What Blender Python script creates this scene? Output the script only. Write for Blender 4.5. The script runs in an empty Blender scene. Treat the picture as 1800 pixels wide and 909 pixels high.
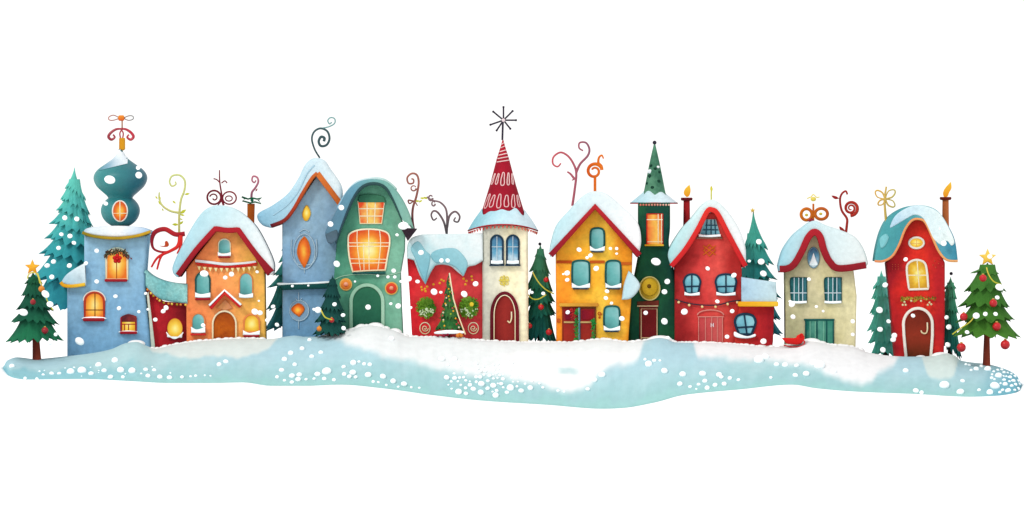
import bpy, math, random
from mathutils import Vector
from mathutils.geometry import tessellate_polygon
random.seed(11)
PI = math.pi
S = 40.0            # drawing units per metre
CX, CZ = 900.0, 454.5
DIST = 700.0        # camera distance to the house fronts
ZC = (632 - CZ) / S
EXPO = 1.40
scene = bpy.context.scene
COL = scene.collection

# ---------------------------------------------------------------- colour and materials
def lin(c, e=EXPO):
    def f(v):
        v /= 255.0
        return v / 12.92 if v <= 0.04045 else ((v + 0.055) / 1.055) ** 2.4
    return tuple(f(v) / e for v in c) + (1.0,)

_m = {}
def M(key, cols=None, axis='z', noise=.12, ns=.7, grain=.10, gs=7.0, rough=.8, emit=0, spec=.12, bump=.2, metal=0, gain=1.0):
    if key in _m:
        return _m[key]
    if 'plaster' in key: grain, gs, noise, gain = .22, 3.5, noise * 1.5, 1.12
    m = bpy.data.materials.new(key); _m[key] = m
    m.use_nodes = True
    nt = m.node_tree; N = nt.nodes; L = nt.links
    b = N['Principled BSDF']
    b.inputs['Roughness'].default_value = rough
    b.inputs['Specular IOR Level'].default_value = spec
    b.inputs['Metallic'].default_value = metal
    tc = N.new('ShaderNodeTexCoord')
    sep = N.new('ShaderNodeSeparateXYZ'); L.new(tc.outputs['Generated'], sep.inputs[0])
    def math_(op, a, b_=None):
        n = N.new('ShaderNodeMath'); n.operation = op
        for i, v in enumerate((a, b_)):
            if v is None: continue
            if isinstance(v, (int, float)): n.inputs[i].default_value = v
            else: L.new(v, n.inputs[i])
        return n.outputs[0]
    if axis == 'x': v = sep.outputs[0]
    elif axis == 'z': v = sep.outputs[2]
    elif axis == 'd': v = math_('MULTIPLY', math_('ADD', sep.outputs[0], sep.outputs[2]), .5)
    elif axis == 'e': v = math_('MULTIPLY', math_('ADD', sep.outputs[0], math_('SUBTRACT', 1.0, sep.outputs[2])), .5)
    else:
        dx = math_('SUBTRACT', sep.outputs[0], .5); dz = math_('SUBTRACT', sep.outputs[2], .5)
        v = math_('MULTIPLY', math_('SQRT', math_('ADD', math_('MULTIPLY', dx, dx), math_('MULTIPLY', dz, dz))), 1.9)
    n1 = N.new('ShaderNodeTexNoise'); n1.inputs['Scale'].default_value = ns; n1.inputs['Detail'].default_value = 4
    L.new(tc.outputs['Object'], n1.inputs['Vector'])
    v = math_('ADD', v, math_('MULTIPLY', math_('SUBTRACT', n1.outputs[0], .5), noise * 4))
    r = N.new('ShaderNodeValToRGB'); L.new(v, r.inputs[0])
    el = r.color_ramp.elements
    cc = [lin(c, 1.0 if emit else EXPO / gain) for c in cols]
    if len(cc) == 1: cc = cc * 2
    el[0].color = cc[0]; el[-1].color = cc[-1]
    el[0].position = 0.05; el[-1].position = .95
    for i in range(1, len(cc) - 1):
        e = el.new(.05 + .9 * i / (len(cc) - 1)); e.color = cc[i]
    n2 = N.new('ShaderNodeTexNoise'); n2.inputs['Scale'].default_value = gs; n2.inputs['Detail'].default_value = 6
    n2.inputs['Roughness'].default_value = .65
    L.new(tc.outputs['Object'], n2.inputs['Vector'])
    g = math_('ADD', math_('MULTIPLY', math_('SUBTRACT', n2.outputs[0], .5), grain * 4), 1.0)
    vm = N.new('ShaderNodeVectorMath'); vm.operation = 'SCALE'
    L.new(r.outputs[0], vm.inputs[0]); L.new(g, vm.inputs['Scale'])
    if emit:
        b.inputs['Base Color'].default_value = (.03, .02, .01, 1)
        L.new(vm.outputs[0], b.inputs['Emission Color'])
        b.inputs['Emission Strength'].default_value = emit
    else:
        L.new(vm.outputs[0], b.inputs['Base Color'])
    if bump:
        bp = N.new('ShaderNodeBump'); bp.inputs['Strength'].default_value = bump; bp.inputs['Distance'].default_value = .03
        L.new(n2.outputs[0], bp.inputs['Height']); L.new(bp.outputs[0], b.inputs['Normal'])
    return m

# ---------------------------------------------------------------- outline helpers (drawing units, z grows downwards)
def sm(pts, closed=True, n=7):
    """smooth curve through points; a third value marks a sharp corner"""
    P = [(p[0], p[1]) for p in pts]; K = [len(p) > 2 for p in pts]
    c = len(P); out = []
    for i in range(c if closed else c - 1):
        j = (i + 1) % c
        p1, p2 = P[i], P[j]
        p0 = p1 if (K[i] or (not closed and i == 0)) else P[i - 1]
        p3 = p2 if (K[j] or (not closed and j == c - 1)) else P[(j + 1) % c]
        if K[i] and K[j]:
            out.append(p1); continue
        for k in range(n):
            t = k / n
            out.append(tuple(.5 * (2 * p1[a] + (p2[a] - p0[a]) * t + (2 * p0[a] - 5 * p1[a] + 4 * p2[a] - p3[a]) * t * t
                       + (3 * p1[a] - p0[a] - 3 * p2[a] + p3[a]) * t ** 3) for a in (0, 1)))
    if not closed: out.append(P[-1])
    return out
def sh(pts): return [(p[0], p[1]) for p in pts]
def ell(cx, cz, rx, rz, n=28, a0=0): return [(cx + rx * math.cos(2 * PI * i / n + a0), cz + rz * math.sin(2 * PI * i / n + a0)) for i in range(n)]
def rrect(x0, x1, zt, zb, r=3, n=5):
    o = []
    for cx, cz, a in ((x1 - r, zb - r, 0), (x0 + r, zb - r, PI / 2), (x0 + r, zt + r, PI), (x1 - r, zt + r, 1.5 * PI)):
        for k in range(n + 1): o.append((cx + r * math.cos(a + PI / 2 * k / n), cz + r * math.sin(a + PI / 2 * k / n)))
    return o
def arch(x0, x1, zt, zb, rz=None, flare=0, n=16):
    c = (x0 + x1) / 2; rx = (x1 - x0) / 2; rz = rz or rx
    o = [(c - rx * math.cos(PI * k / n), zt + rz - rz * math.sin(PI * k / n)) for k in range(n + 1)]
    return o + [(x1 + flare, zb), (x0 - flare, zb)]
def off(path, d, closed=False):
    n = len(path); o = []
    for i in range(n):
        a = path[i - 1] if (i > 0 or closed) else path[i]
        b = path[(i + 1) % n] if (i < n - 1 or closed) else path[i]
        dx, dz = b[0] - a[0], b[1] - a[1]; l = math.hypot(dx, dz) or 1
        dd = d(i / (n - 1)) if callable(d) else d
        o.append((path[i][0] - dz / l * dd, path[i][1] + dx / l * dd))
    return o
def band(path, w0, w1=None):
    """polygon of a ribbon along a path: w0 to one side, w1 to the other"""
    w1 = w0 if w1 is None else w1
    f0 = w0 if not callable(w0) else w0
    a = off(path, w0); b = off(path, (lambda t: -w1(t)) if callable(w1) else -w1)
    return a + b[::-1]
def spiral(cx, cz, r0, r1, a0, turns, n=26):
    return [(cx + (r0 + (r1 - r0) * k / n) * math.cos(a0 + 2 * PI * turns * k / n), cz + (r0 + (r1 - r0) * k / n) * math.sin(a0 + 2 * PI * turns * k / n)) for k in range(n + 1)]
def area(p): return sum(p[i - 1][0] * p[i][1] - p[i][0] * p[i - 1][1] for i in range(len(p)))

ORG = {}
def world(x, z, y):
    k = 1 + y / DIST
    return ((x - CX) / S * k, y, ZC + (CZ - z) / S * k)
def tag(o, label=None, cat=None, group=None, kind=None):
    if label: o['label'] = label
    if cat: o['category'] = cat
    if group: o['group'] = group
    if kind: o['kind'] = kind
    return o
def thing(name, label, cat, ox, oz, y=0, group=None):
    o = bpy.data.objects.new(name, None); COL.objects.link(o)
    o.empty_display_size = .2
    o.location = world(ox, oz, y); ORG[o.name] = (ox, oz, y)
    return tag(o, label, cat, group)

class G:
    def __init__(s, ox=0, oz=0):
        s.v = []; s.f = []; s.sm = []; s.c = None; s.ox = ox; s.oz = oz
    def p(s, x, y, z): s.v.append(((x - s.ox) / S, y, (s.oz - z) / S)); return len(s.v) - 1
    def face(s, idx, smooth=True): s.f.append(idx); s.sm.append(smooth)
    def ext(s, pts, y0, y1, bev=2, K=4, back=False, keep=()):
        keep = {(round(p[0], 2), round(p[1], 2)) for p in keep}
        pts = [p for i, p in enumerate(pts) if math.hypot(p[0] - pts[i - 1][0], p[1] - pts[i - 1][1]) > .05]
        if area(pts) < 0: pts = pts[::-1]
        n = len(pts); b = min(bev, (y1 - y0) * S * .48)
        nr = []
        for i in range(n):
            a, c, d = pts[i - 1], pts[i], pts[(i + 1) % n]
            e1 = (c[0] - a[0], c[1] - a[1]); e2 = (d[0] - c[0], d[1] - c[1])
            l1 = math.hypot(*e1); l2 = math.hypot(*e2)
            n1 = (-e1[1] / l1, e1[0] / l1); n2 = (-e2[1] / l2, e2[0] / l2)
            sx, sz = n1[0] + n2[0], n1[1] + n2[1]; q = sx * sx + sz * sz
            ql = math.sqrt(q) or 1; ux, uz = sx / ql, sz / ql
            k = min(2 / ql, 1.8) if ql > .1 else 1
            R_ = 1e9
            if b:
                for j in range(n):
                    if j == i: continue
                    vx, vz = pts[j][0] - c[0], pts[j][1] - c[1]; dt = ux * vx + uz * vz
                    if dt > 1e-6: R_ = min(R_, (vx * vx + vz * vz) / (2 * dt))
            lim = min(1.0, .85 * R_ / (b * k)) if b else 1
            if keep and (round(c[0], 2), round(c[1], 2)) in keep: lim = 0
            nr.append((ux * k * lim, uz * k * lim))
        rings = []
        def ring(o, y): rings.append([s.p(pts[i][0] + nr[i][0] * o, y, pts[i][1] + nr[i][1] * o) for i in range(n)])
        if back and b:
            for k in range(K, 0, -1):
                t = PI / 2 * k / K; ring(b * (1 - math.cos(t)), y1 - b / S * (1 - math.sin(t)))
        ring(0, y1 - (b / S if back else 0))
        if b:
            for k in range(K + 1):
                t = PI / 2 * k / K; ring(b * (1 - math.cos(t)), y0 + b / S * (1 - math.sin(t)))
        else: ring(0, y0)
        for r0, r1 in zip(rings, rings[1:]):
            for i in range(n):
                j = (i + 1) % n; s.face((r0[i], r1[i], r1[j], r0[j]))
        for rg, flip in ((rings[-1], False), (rings[0], True)):
            Q = [(s.v[i][0], s.v[i][2]) for i in rg]
            for a_, b_, c_ in tessellate_polygon([[Vector((p_[0], p_[1], 0)) for p_ in Q]]):
                e = (Q[b_][0] - Q[a_][0]) * (Q[c_][1] - Q[a_][1]) - (Q[b_][1] - Q[a_][1]) * (Q[c_][0] - Q[a_][0])
                if abs(e) < 1e-9: continue
                if (e < 0) != flip: b_, c_ = c_, b_
                s.face((rg[a_], rg[b_], rg[c_]), False)
        return s
    def tube(s, path, r, y=0, closed=False, k=8, ends=True):
        n = len(path); rings = []
        for i in range(n):
            x, z = path[i][:2]; t = i / max(1, n - 1)
            yy = y(x, z) if callable(y) else y
            rr = r(t) if callable(r) else r
            a = path[i - 1] if (i > 0 or closed) else path[i]; b = path[(i + 1) % n] if (i < n - 1 or closed) else path[i]
            dx, dz = b[0] - a[0], b[1] - a[1]; l = math.hypot(dx, dz) or 1
            nx, nz = -dz / l, dx / l
            rings.append([s.p(x + nx * rr * math.cos(q), yy + rr / S * math.sin(q), z + nz * rr * math.cos(q)) for q in (2 * PI * m / k for m in range(k))])
        for i in range(n if closed else n - 1):
            A, B = rings[i], rings[(i + 1) % n]
            for m in range(k): s.face((A[m], A[(m + 1) % k], B[(m + 1) % k], B[m]))
        if not closed:
            s.face(tuple(rings[0][::-1])); s.face(tuple(rings[-1]))
        return s
    def ball(s, x, z, r, y=0, rz=None, ry=None, n=12, m=8, rot=0):
        rz = rz or r; ry = (ry or min(r, rz)) / S
        rows = []
        for j in range(1, m):
            a = PI * j / m
            rows.append([])
            for i in range(n):
                q = 2 * PI * i / n
                dx, dz = r * math.sin(a) * math.cos(q), -rz * math.cos(a)
                X = dx * math.cos(rot) - dz * math.sin(rot); Z = dx * math.sin(rot) + dz * math.cos(rot)
                rows[-1].append(s.p(x + X, y + ry * math.sin(a) * math.sin(q), z + Z))
        t = s.p(x + rz * math.sin(rot), y, z - rz * math.cos(rot)); b = s.p(x - rz * math.sin(rot), y, z + rz * math.cos(rot))
        for i in range(n):
            j = (i + 1) % n
            s.face((t, rows[0][j], rows[0][i])[::-1]); s.face((b, rows[-1][i], rows[-1][j])[::-1])
            for A, B in zip(rows, rows[1:]): s.face((A[i], A[j], B[j], B[i])[::-1])
        return s
    def surf(s, fn, nu, nv, closed=True):
        """fn(u, v) -> (x, y, z) drawing units for x and z, metres for y; u runs round"""
        R = [[s.p(*fn(i / nu, j / nv)) for i in range(nu if closed else nu + 1)] for j in range(nv + 1)]
        w = len(R[0])
        for j in range(nv):
            for i in range(nu):
                k = (i + 1) % w; s.face((R[j][i], R[j + 1][i], R[j + 1][k], R[j][k]))
        return s
    def lathe(s, cx, yc, prof, n=32, wob=0):
        """prof: (radius, z) from top to bottom"""
        m = len(prof) - 1
        def fn(u, v):
            i = min(m, int(round(v * m))); r, z = prof[i]
            return (cx + r * math.cos(2 * PI * u), yc + r / S * math.sin(2 * PI * u), z)
        return s.surf(fn, n, m)
    def leaf(s, x, z, y, l, w, a, tilt=0):
        dx, dz = math.cos(a), math.sin(a)
        i = [s.p(x, y, z), s.p(x + dx * l * .5 - dz * w, y + tilt / S, z + dz * l * .5 + dx * w), s.p(x + dx * l, y - tilt / S, z + dz * l), s.p(x + dx * l * .5 + dz * w, y - tilt / S, z + dz * l * .5 - dx * w)]
        s.face(tuple(i), False); return s
    def build(s, name, mat, parent=None, top=None, y=0, angle=35):
        me = bpy.data.meshes.new(name); me.from_pydata(s.v, [], s.f)
        me.polygons.foreach_set('use_smooth', s.sm)
        if mat: me.materials.append(mat)
        me.update()
        import bmesh
        bm = bmesh.new(); bm.from_mesh(me); bmesh.ops.recalc_face_normals(bm, faces=bm.faces); bm.to_mesh(me); bm.free()
        me.set_sharp_from_angle(angle=math.radians(angle))
        o = bpy.data.objects.new(name, me); COL.objects.link(o)
        if parent: o.parent = parent
        else: o.location = world(s.ox, s.oz, y)
        return o
def g(t):
    while t.parent: t = t.parent
    return G(ORG[t.name][0], ORG[t.name][1])

# ---------------------------------------------------------------- shared materials
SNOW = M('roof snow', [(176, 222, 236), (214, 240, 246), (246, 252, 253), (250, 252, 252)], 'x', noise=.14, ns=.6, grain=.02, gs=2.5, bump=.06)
SNOWL = M('snow light', [(232, 244, 248), (250, 252, 252)], 'z', noise=.1, grain=.02, bump=.1)
SILLSNOW = M('sill snow', [(225, 240, 244), (255, 255, 255)], 'z', grain=.01, bump=.05, gain=1.25)
FLAKE = M('snowflake white', [(255, 255, 255), (250, 254, 255)], grain=.0, bump=0, gain=1.36)
WHITE = M('white trim', [(246, 240, 228)], grain=.03)
CREAM = M('cream trim', [(247, 226, 178), (252, 240, 205)], grain=.04)
REDT = M('dark red trim', [(140, 24, 36), (178, 32, 44)], 'z', grain=.08)
REDB = M('red barge', [(138, 22, 40), (186, 38, 44), (160, 26, 40)], 'x', grain=.08)
REDH = M('bright red trim', [(206, 34, 40), (228, 52, 44)], 'z', grain=.06)
GOLD = M('old gold', [(150, 128, 30), (205, 160, 40)], 'x', noise=.25, ns=2, grain=.08)
YEL = M('yellow trim', [(240, 170, 30), (250, 200, 60)], 'x', grain=.06)
NAVY = M('navy frame', [(22, 48, 72), (30, 62, 84)], 'z', grain=.08)
DTEAL = M('dark teal frame', [(18, 72, 72), (28, 96, 92)], 'z', grain=.08)
BRASS = M('brass', [(235, 175, 60), (250, 205, 120)], grain=.05, rough=.4, spec=.5)
BAUB = M('red bauble', [(168, 16, 28), (214, 30, 36)], 'z', grain=.02, rough=.3, spec=.3, bump=0)
BAUBD = M('dark red bauble', [(128, 16, 30), (170, 26, 36)], 'z', grain=.02, rough=.3, spec=.3, bump=0)
BAUBO = M('orange bauble', [(214, 110, 20), (235, 150, 40)], 'z', grain=.02, rough=.3, spec=.3, bump=0)
STAR = M('gold star', [(240, 150, 20), (252, 196, 60)], 'z', noise=.2, ns=3, grain=.06, rough=.5)
STARL = M('pale gold star', [(240, 186, 40), (252, 222, 110)], 'z', noise=.2, ns=3, grain=.06, rough=.5)
GARL = M('gold tinsel', [(196, 196, 60), (226, 210, 90)], grain=.1)
TPANE = M('teal glass', [(60, 140, 140), (96, 178, 176), (150, 208, 208)], 'd', noise=.2, ns=2, grain=.06, rough=.35, spec=.4, bump=.05)
BPANE = M('blue glass', [(214, 236, 244), (84, 160, 196), (28, 84, 128)], 'z', noise=.2, ns=3, grain=.1, rough=.35, spec=.4, bump=.05)
LPANE = M('pale blue glass', [(56, 140, 160), (120, 196, 214), (160, 220, 228)], 'd', noise=.25, ns=2, grain=.06, rough=.35, spec=.4, bump=.05)
GLOW = M('lamp lit glass', [(255, 240, 150), (253, 190, 70), (236, 112, 26)], 'r', noise=.16, ns=1.5, grain=.04, emit=.95, bump=0)
GLOWY = M('yellow lit glass', [(255, 244, 150), (250, 208, 70), (226, 160, 30)], 'r', noise=.16, ns=2, grain=.05, emit=.95, bump=0)
GLOWO = M('orange lit glass', [(252, 196, 70), (240, 120, 30), (206, 56, 20)], 'r', noise=.18, ns=2, grain=.05, emit=.95, bump=0)
FLAME = M('flame', [(236, 150, 20), (252, 200, 50)], 'z', grain=.05, emit=.95, bump=0)

def window(T, shape, fw, fmat, pane, bars=(), bw=1, bmat=None, y=0, sill=None, smat=None, snow=None, name='window', pd=.03, label=None):
    f = g(T).tube(shape, fw, y - .04, closed=True).build(name, fmat, T)
    g(T).ext(shape, y - pd, y + .05, 0).build('pane', pane, f)
    if bars:
        q = g(T)
        for b in bars: q.tube(b, bw, y - .05)
        q.build('muntin', bmat or fmat, f)
    if sill:
        x0, x1, z, h = sill
        g(T).ext(rrect(x0, x1, z - h / 2, z + h / 2, min(h / 2.2, 2)), y - .26, y + .02, 1).build('sill', smat or fmat, f)
    if snow: g(T).ext(sm(snow), y - .22, y - .02, 2).build('sill_snow', SILLSNOW, f)
    if label: f['label'] = label
    return f
def roof(T, wallpts, path, w, rmat, snowpts, depth, wmat, smat=None, snowend=None, snowd=.5, bev=6, taper=None, w2=None):
    """wall, roof slab along the path, snow lying on it"""
    g(T).ext(wallpts, 0, depth, 3).build('wall', wmat, T)
    wf = (lambda t: w / 2 * taper(t)) if taper else w / 2
    r = g(T).ext(band(path, wf), -.62, depth + .3, 2).build('roof', rmat, T)
    if snowpts:
        i0 = min(range(len(snowpts)), key=lambda i: math.hypot(snowpts[i][0] - snowend[0][0], snowpts[i][1] - snowend[0][1]))
        inn = [(p_[0], p_[1] + w * .3) for p_ in path][::-1]
        snowpts = snowpts[:i0 + 1] + inn
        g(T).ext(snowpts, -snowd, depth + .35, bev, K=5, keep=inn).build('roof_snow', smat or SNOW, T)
    return r
def string_lights(name, label, cat, path, y, wmat, bulbs, r, n, oz_extra=2, wr=.7, par=None):
    T = par or thing(name, label, cat, path[0][0], path[0][1], y)
    g(T).tube(path, wr, 0).build('wire', wmat, T)
    L = len(path) - 1
    for i in range(n):
        x, z = path[int(round(L * (i + .5) / n))]
        g(T).ball(x, z + oz_extra, r, -.02, n=8, m=6).build('bulb', bulbs[i % len(bulbs)], T)
    return T
# ---------------------------------------------------------------- snow bank and ground
TOP = [(5, 645), (12, 634), (30, 628), (60, 631), (118, 626), (160, 621), (195, 614), (222, 603), (240, 601), (258, 608), (272, 613), (300, 607), (340, 601), (390, 597),
       (430, 595), (470, 596), (520, 590), (535, 592), (590, 589), (612, 581), (650, 572), (690, 580), (720, 592), (780, 594), (850, 599), (930, 602), (1000, 602), (1060, 597), (1100, 601),
       (1130, 599), (1160, 594), (1190, 602), (1250, 603), (1300, 606), (1345, 610), (1400, 606), (1422, 600), (1440, 602), (1460, 606), (1500, 610), (1525, 619), (1560, 625), (1600, 627), (1640, 626), (1660, 622),
       (1676, 624), (1690, 634), (1740, 641), (1770, 650), (1788, 661), (1796, 675)]
BOT = [(5, 646), (14, 656), (30, 663), (50, 666), (150, 665), (240, 669), (300, 672), (380, 672), (430, 671), (480, 677), (540, 677), (600, 675), (680, 682), (760, 693), (850, 703), (960, 710),
       (1060, 717), (1090, 716), (1150, 706), (1200, 693), (1300, 683), (1390, 675), (1430, 681), (1500, 687), (1600, 691), (1700, 696), (1750, 694), (1780, 689), (1792, 684), (1796, 676)]
def interp(T, x):
    if x <= T[0][0]: return T[0][1]
    if x >= T[-1][0]: return T[-1][1]
    for i in range(len(T) - 1):
        if T[i][0] <= x <= T[i + 1][0]:
            p1, p2 = T[i], T[i + 1]; h = p2[0] - p1[0]; t = (x - p1[0]) / h
            def sl(a, b, c):
                d1 = (b[1] - a[1]) / (b[0] - a[0] or 1); d2 = (c[1] - b[1]) / (c[0] - b[0] or 1)
                return 0 if d1 * d2 <= 0 else 2 * d1 * d2 / (d1 + d2)
            m1 = sl(T[i - 1], p1, p2) if i else 0; m2 = sl(p1, p2, T[i + 2]) if i + 2 < len(T) else 0
            return (2 * t ** 3 - 3 * t * t + 1) * p1[1] + (t ** 3 - 2 * t * t + t) * h * m1 + (3 * t * t - 2 * t ** 3) * p2[1] + (t ** 3 - t * t) * h * m2
def ss(a, b, v):
    t = max(0, min(1, (v - a) / (b - a))); return t * t * (3 - 2 * t)
def hnoise(x, y=0):
    return (math.sin(x * .071 + y * 1.3) + math.sin(x * .173 + 1.7 + y * 2.1) * .6 + math.sin(x * .37 + 4 + y) * .35) / 1.95
PA = [(560, 590), (600, 600), (660, 622), (740, 640), (800, 655), (870, 662), (930, 672), (975, 684), (1010, 688), (1035, 680), (1050, 662), (1070, 648), (1120, 632), (1135, 600)]
PB = [(1215, 596), (1228, 628), (1300, 632), (1345, 634), (1400, 640), (1440, 650), (1470, 664), (1500, 675), (1530, 670), (1545, 655), (1570, 640), (1585, 620)]
PC = [(250, 600), (270, 618), (330, 628), (420, 627), (470, 615), (500, 590)]
PD = [(1612, 610), (1630, 655), (1650, 668), (1675, 664), (1688, 630)]
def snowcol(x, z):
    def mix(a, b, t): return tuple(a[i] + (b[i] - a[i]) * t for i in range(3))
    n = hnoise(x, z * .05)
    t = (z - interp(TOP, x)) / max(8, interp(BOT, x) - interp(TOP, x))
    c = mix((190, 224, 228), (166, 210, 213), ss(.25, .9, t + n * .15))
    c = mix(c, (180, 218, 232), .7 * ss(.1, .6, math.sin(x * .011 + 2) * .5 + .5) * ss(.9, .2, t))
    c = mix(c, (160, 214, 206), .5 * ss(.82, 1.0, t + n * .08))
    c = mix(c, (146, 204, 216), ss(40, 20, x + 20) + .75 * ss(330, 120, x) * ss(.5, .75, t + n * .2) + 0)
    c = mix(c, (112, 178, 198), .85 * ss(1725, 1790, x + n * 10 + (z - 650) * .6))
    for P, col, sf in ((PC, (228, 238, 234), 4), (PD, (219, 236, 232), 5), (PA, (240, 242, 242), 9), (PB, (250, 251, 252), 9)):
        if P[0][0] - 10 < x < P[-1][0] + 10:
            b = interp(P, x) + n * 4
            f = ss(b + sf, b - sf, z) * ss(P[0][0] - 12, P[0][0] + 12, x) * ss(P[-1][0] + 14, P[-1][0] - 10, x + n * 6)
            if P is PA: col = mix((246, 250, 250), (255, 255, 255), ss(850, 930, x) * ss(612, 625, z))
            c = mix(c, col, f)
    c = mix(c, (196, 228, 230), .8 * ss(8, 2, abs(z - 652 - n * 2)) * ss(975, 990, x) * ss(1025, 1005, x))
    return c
def snow_surface_mat():
    m = bpy.data.materials.new('bank snow'); m.use_nodes = True
    nt = m.node_tree; N = nt.nodes; L = nt.links; b = N['Principled BSDF']
    b.inputs['Roughness'].default_value = .9; b.inputs['Specular IOR Level'].default_value = .1
    a = N.new('ShaderNodeAttribute'); a.attribute_name = 'tint'
    tc = N.new('ShaderNodeTexCoord')
    n = N.new('ShaderNodeTexNoise'); n.inputs['Scale'].default_value = 3; n.inputs['Detail'].default_value = 6; L.new(tc.outputs['Object'], n.inputs[0])
    r = N.new('ShaderNodeMapRange'); r.inputs[1].default_value = .3; r.inputs[2].default_value = .7; r.inputs[3].default_value = .96; r.inputs[4].default_value = 1.04
    L.new(n.outputs[0], r.inputs[0])
    v = N.new('ShaderNodeVectorMath'); v.operation = 'SCALE'; L.new(a.outputs[0], v.inputs[0]); L.new(r.outputs[0], v.inputs['Scale'])
    L.new(v.outputs[0], b.inputs['Base Color'])
    bp = N.new('ShaderNodeBump'); bp.inputs['Strength'].default_value = .12; bp.inputs['Distance'].default_value = .04
    L.new(n.outputs[0], bp.inputs['Height']); L.new(bp.outputs[0], b.inputs['Normal'])
    return m
def slope(x, t):
    """front slope of the bank: returns y (metres) and z (drawing units)"""
    a, b = interp(TOP, x), interp(BOT, x)
    y = -.9 - 3.6 * (t ** .9) * min(1, (b - a) / 30)
    return y, a + (b - a) * (t ** 1.25)
def slope_y(x, z):
    a, b = interp(TOP, x), interp(BOT, x)
    t = max(0, min(1, (z - a) / max(1, b - a))) ** .8
    return slope(x, t)[0]
def bank():
    me = bpy.data.meshes.new('snow_bank'); V = []; F = []; C = []
    NX, NT = 720, 34
    for i in range(NX + 1):
        x = 5 + 1791 * i / NX
        a = interp(TOP, x)
        rows = [(9, interp(BOT, x) + 2), (7.5, a + 6), (4.0, a + 2.5), (1, a + .4), (-.4, a), ] + [slope(x, k / NT) for k in range(NT + 1)] + [(slope(x, 1)[0] + .1, interp(BOT, x) + 14)]
        for j, (y, z) in enumerate(rows):
            k = 1 + y / DIST
            n = hnoise(x * 1.1, y * .6) * .04 if 5 < j < len(rows) - 3 and 30 < x < 1770 else 0
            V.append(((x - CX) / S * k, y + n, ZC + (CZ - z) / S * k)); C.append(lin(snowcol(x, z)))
    w = len(rows)
    for i in range(NX):
        for j in range(w - 1): F.append((i * w + j, i * w + j + 1, (i + 1) * w + j + 1, (i + 1) * w + j))
    me.from_pydata(V, [], F)
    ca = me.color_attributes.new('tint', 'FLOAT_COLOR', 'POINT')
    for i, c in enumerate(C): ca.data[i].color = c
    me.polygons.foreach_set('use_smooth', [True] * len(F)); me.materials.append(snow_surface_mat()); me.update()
    o = bpy.data.objects.new('snow_bank', me); COL.objects.link(o); tag(o, kind='structure')
    # white ground to the horizon
    gm = M('ground snow', [(255, 255, 255), (252, 254, 255)], grain=.0, bump=0)
    gm.node_tree.nodes['Principled BSDF'].inputs['Base Color'].default_value = (.97, .97, .97, 1)
    for l in list(gm.node_tree.links):
        if l.to_socket.name == 'Base Color': gm.node_tree.links.remove(l)
    me = bpy.data.meshes.new('snow_ground'); V = []; F = []
    xs = [-4000, -600, -100, -40] + [-23 + 46 * i / 240 for i in range(241)] + [40, 100, 600, 4000]
    ys = [-600, -290, -120, -60, -30, -14, -8, -5, -3, 0, 4, 9, 14, 25, 60, 200, 4000]
    for x in xs:
        for y in ys:
            zb = ZC + (CZ - interp(BOT, x * S + CX) - 0.0) / S
            f = ss(60, 14, abs(y)) * ss(60, 24, abs(x))
            V.append((x, y, -3.0 + (zb + 3.0) * f))
    w = len(ys)
    for i in range(len(xs) - 1):
        for j in range(w - 1): F.append((i * w + j, (i + 1) * w + j, (i + 1) * w + j + 1, i * w + j + 1))
    me.from_pydata(V, [], F); me.polygons.foreach_set('use_smooth', [True] * len(F)); me.materials.append(gm); me.update()
    o = bpy.data.objects.new('snow_ground', me); COL.objects.link(o); tag(o, kind='structure')
    # scalloped drift heaped along the house fronts
    q = G(900, 632); x = 268
    while x < 1520:
        r = random.uniform(3.5, 7)
        if not (470 < x < 560 or 1360 < x < 1372):
            z = interp(TOP, x); q.ball(x, z + r * .45, r * 1.25, -.55 + random.uniform(-.1, .1), rz=r, ry=14, n=12, m=8)
        x += r * random.uniform(1.1, 1.8)
    for x, r, rz in ((636, 12, 9), (660, 18, 12), (694, 13, 9), (618, 8, 5), (1160, 22, 9), (1180, 8, 7), (1426, 20, 12), (1444, 10, 7), (1250, 16, 6), (1065, 12, 7), (1654, 18, 8), (1618, 10, 5), (240, 16, 7), (1340, 10, 7), (1480, 14, 6)):
        q.ball(x, interp(TOP, x) + rz * .5, r, -.5, rz=rz, ry=18, n=20, m=12)
    tag(q.build('snow_drift', M('drift snow', [(250, 253, 253), (255, 255, 255)], 'z', grain=.01, bump=.05, gain=1.15)), kind='structure')
bank()

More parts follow.
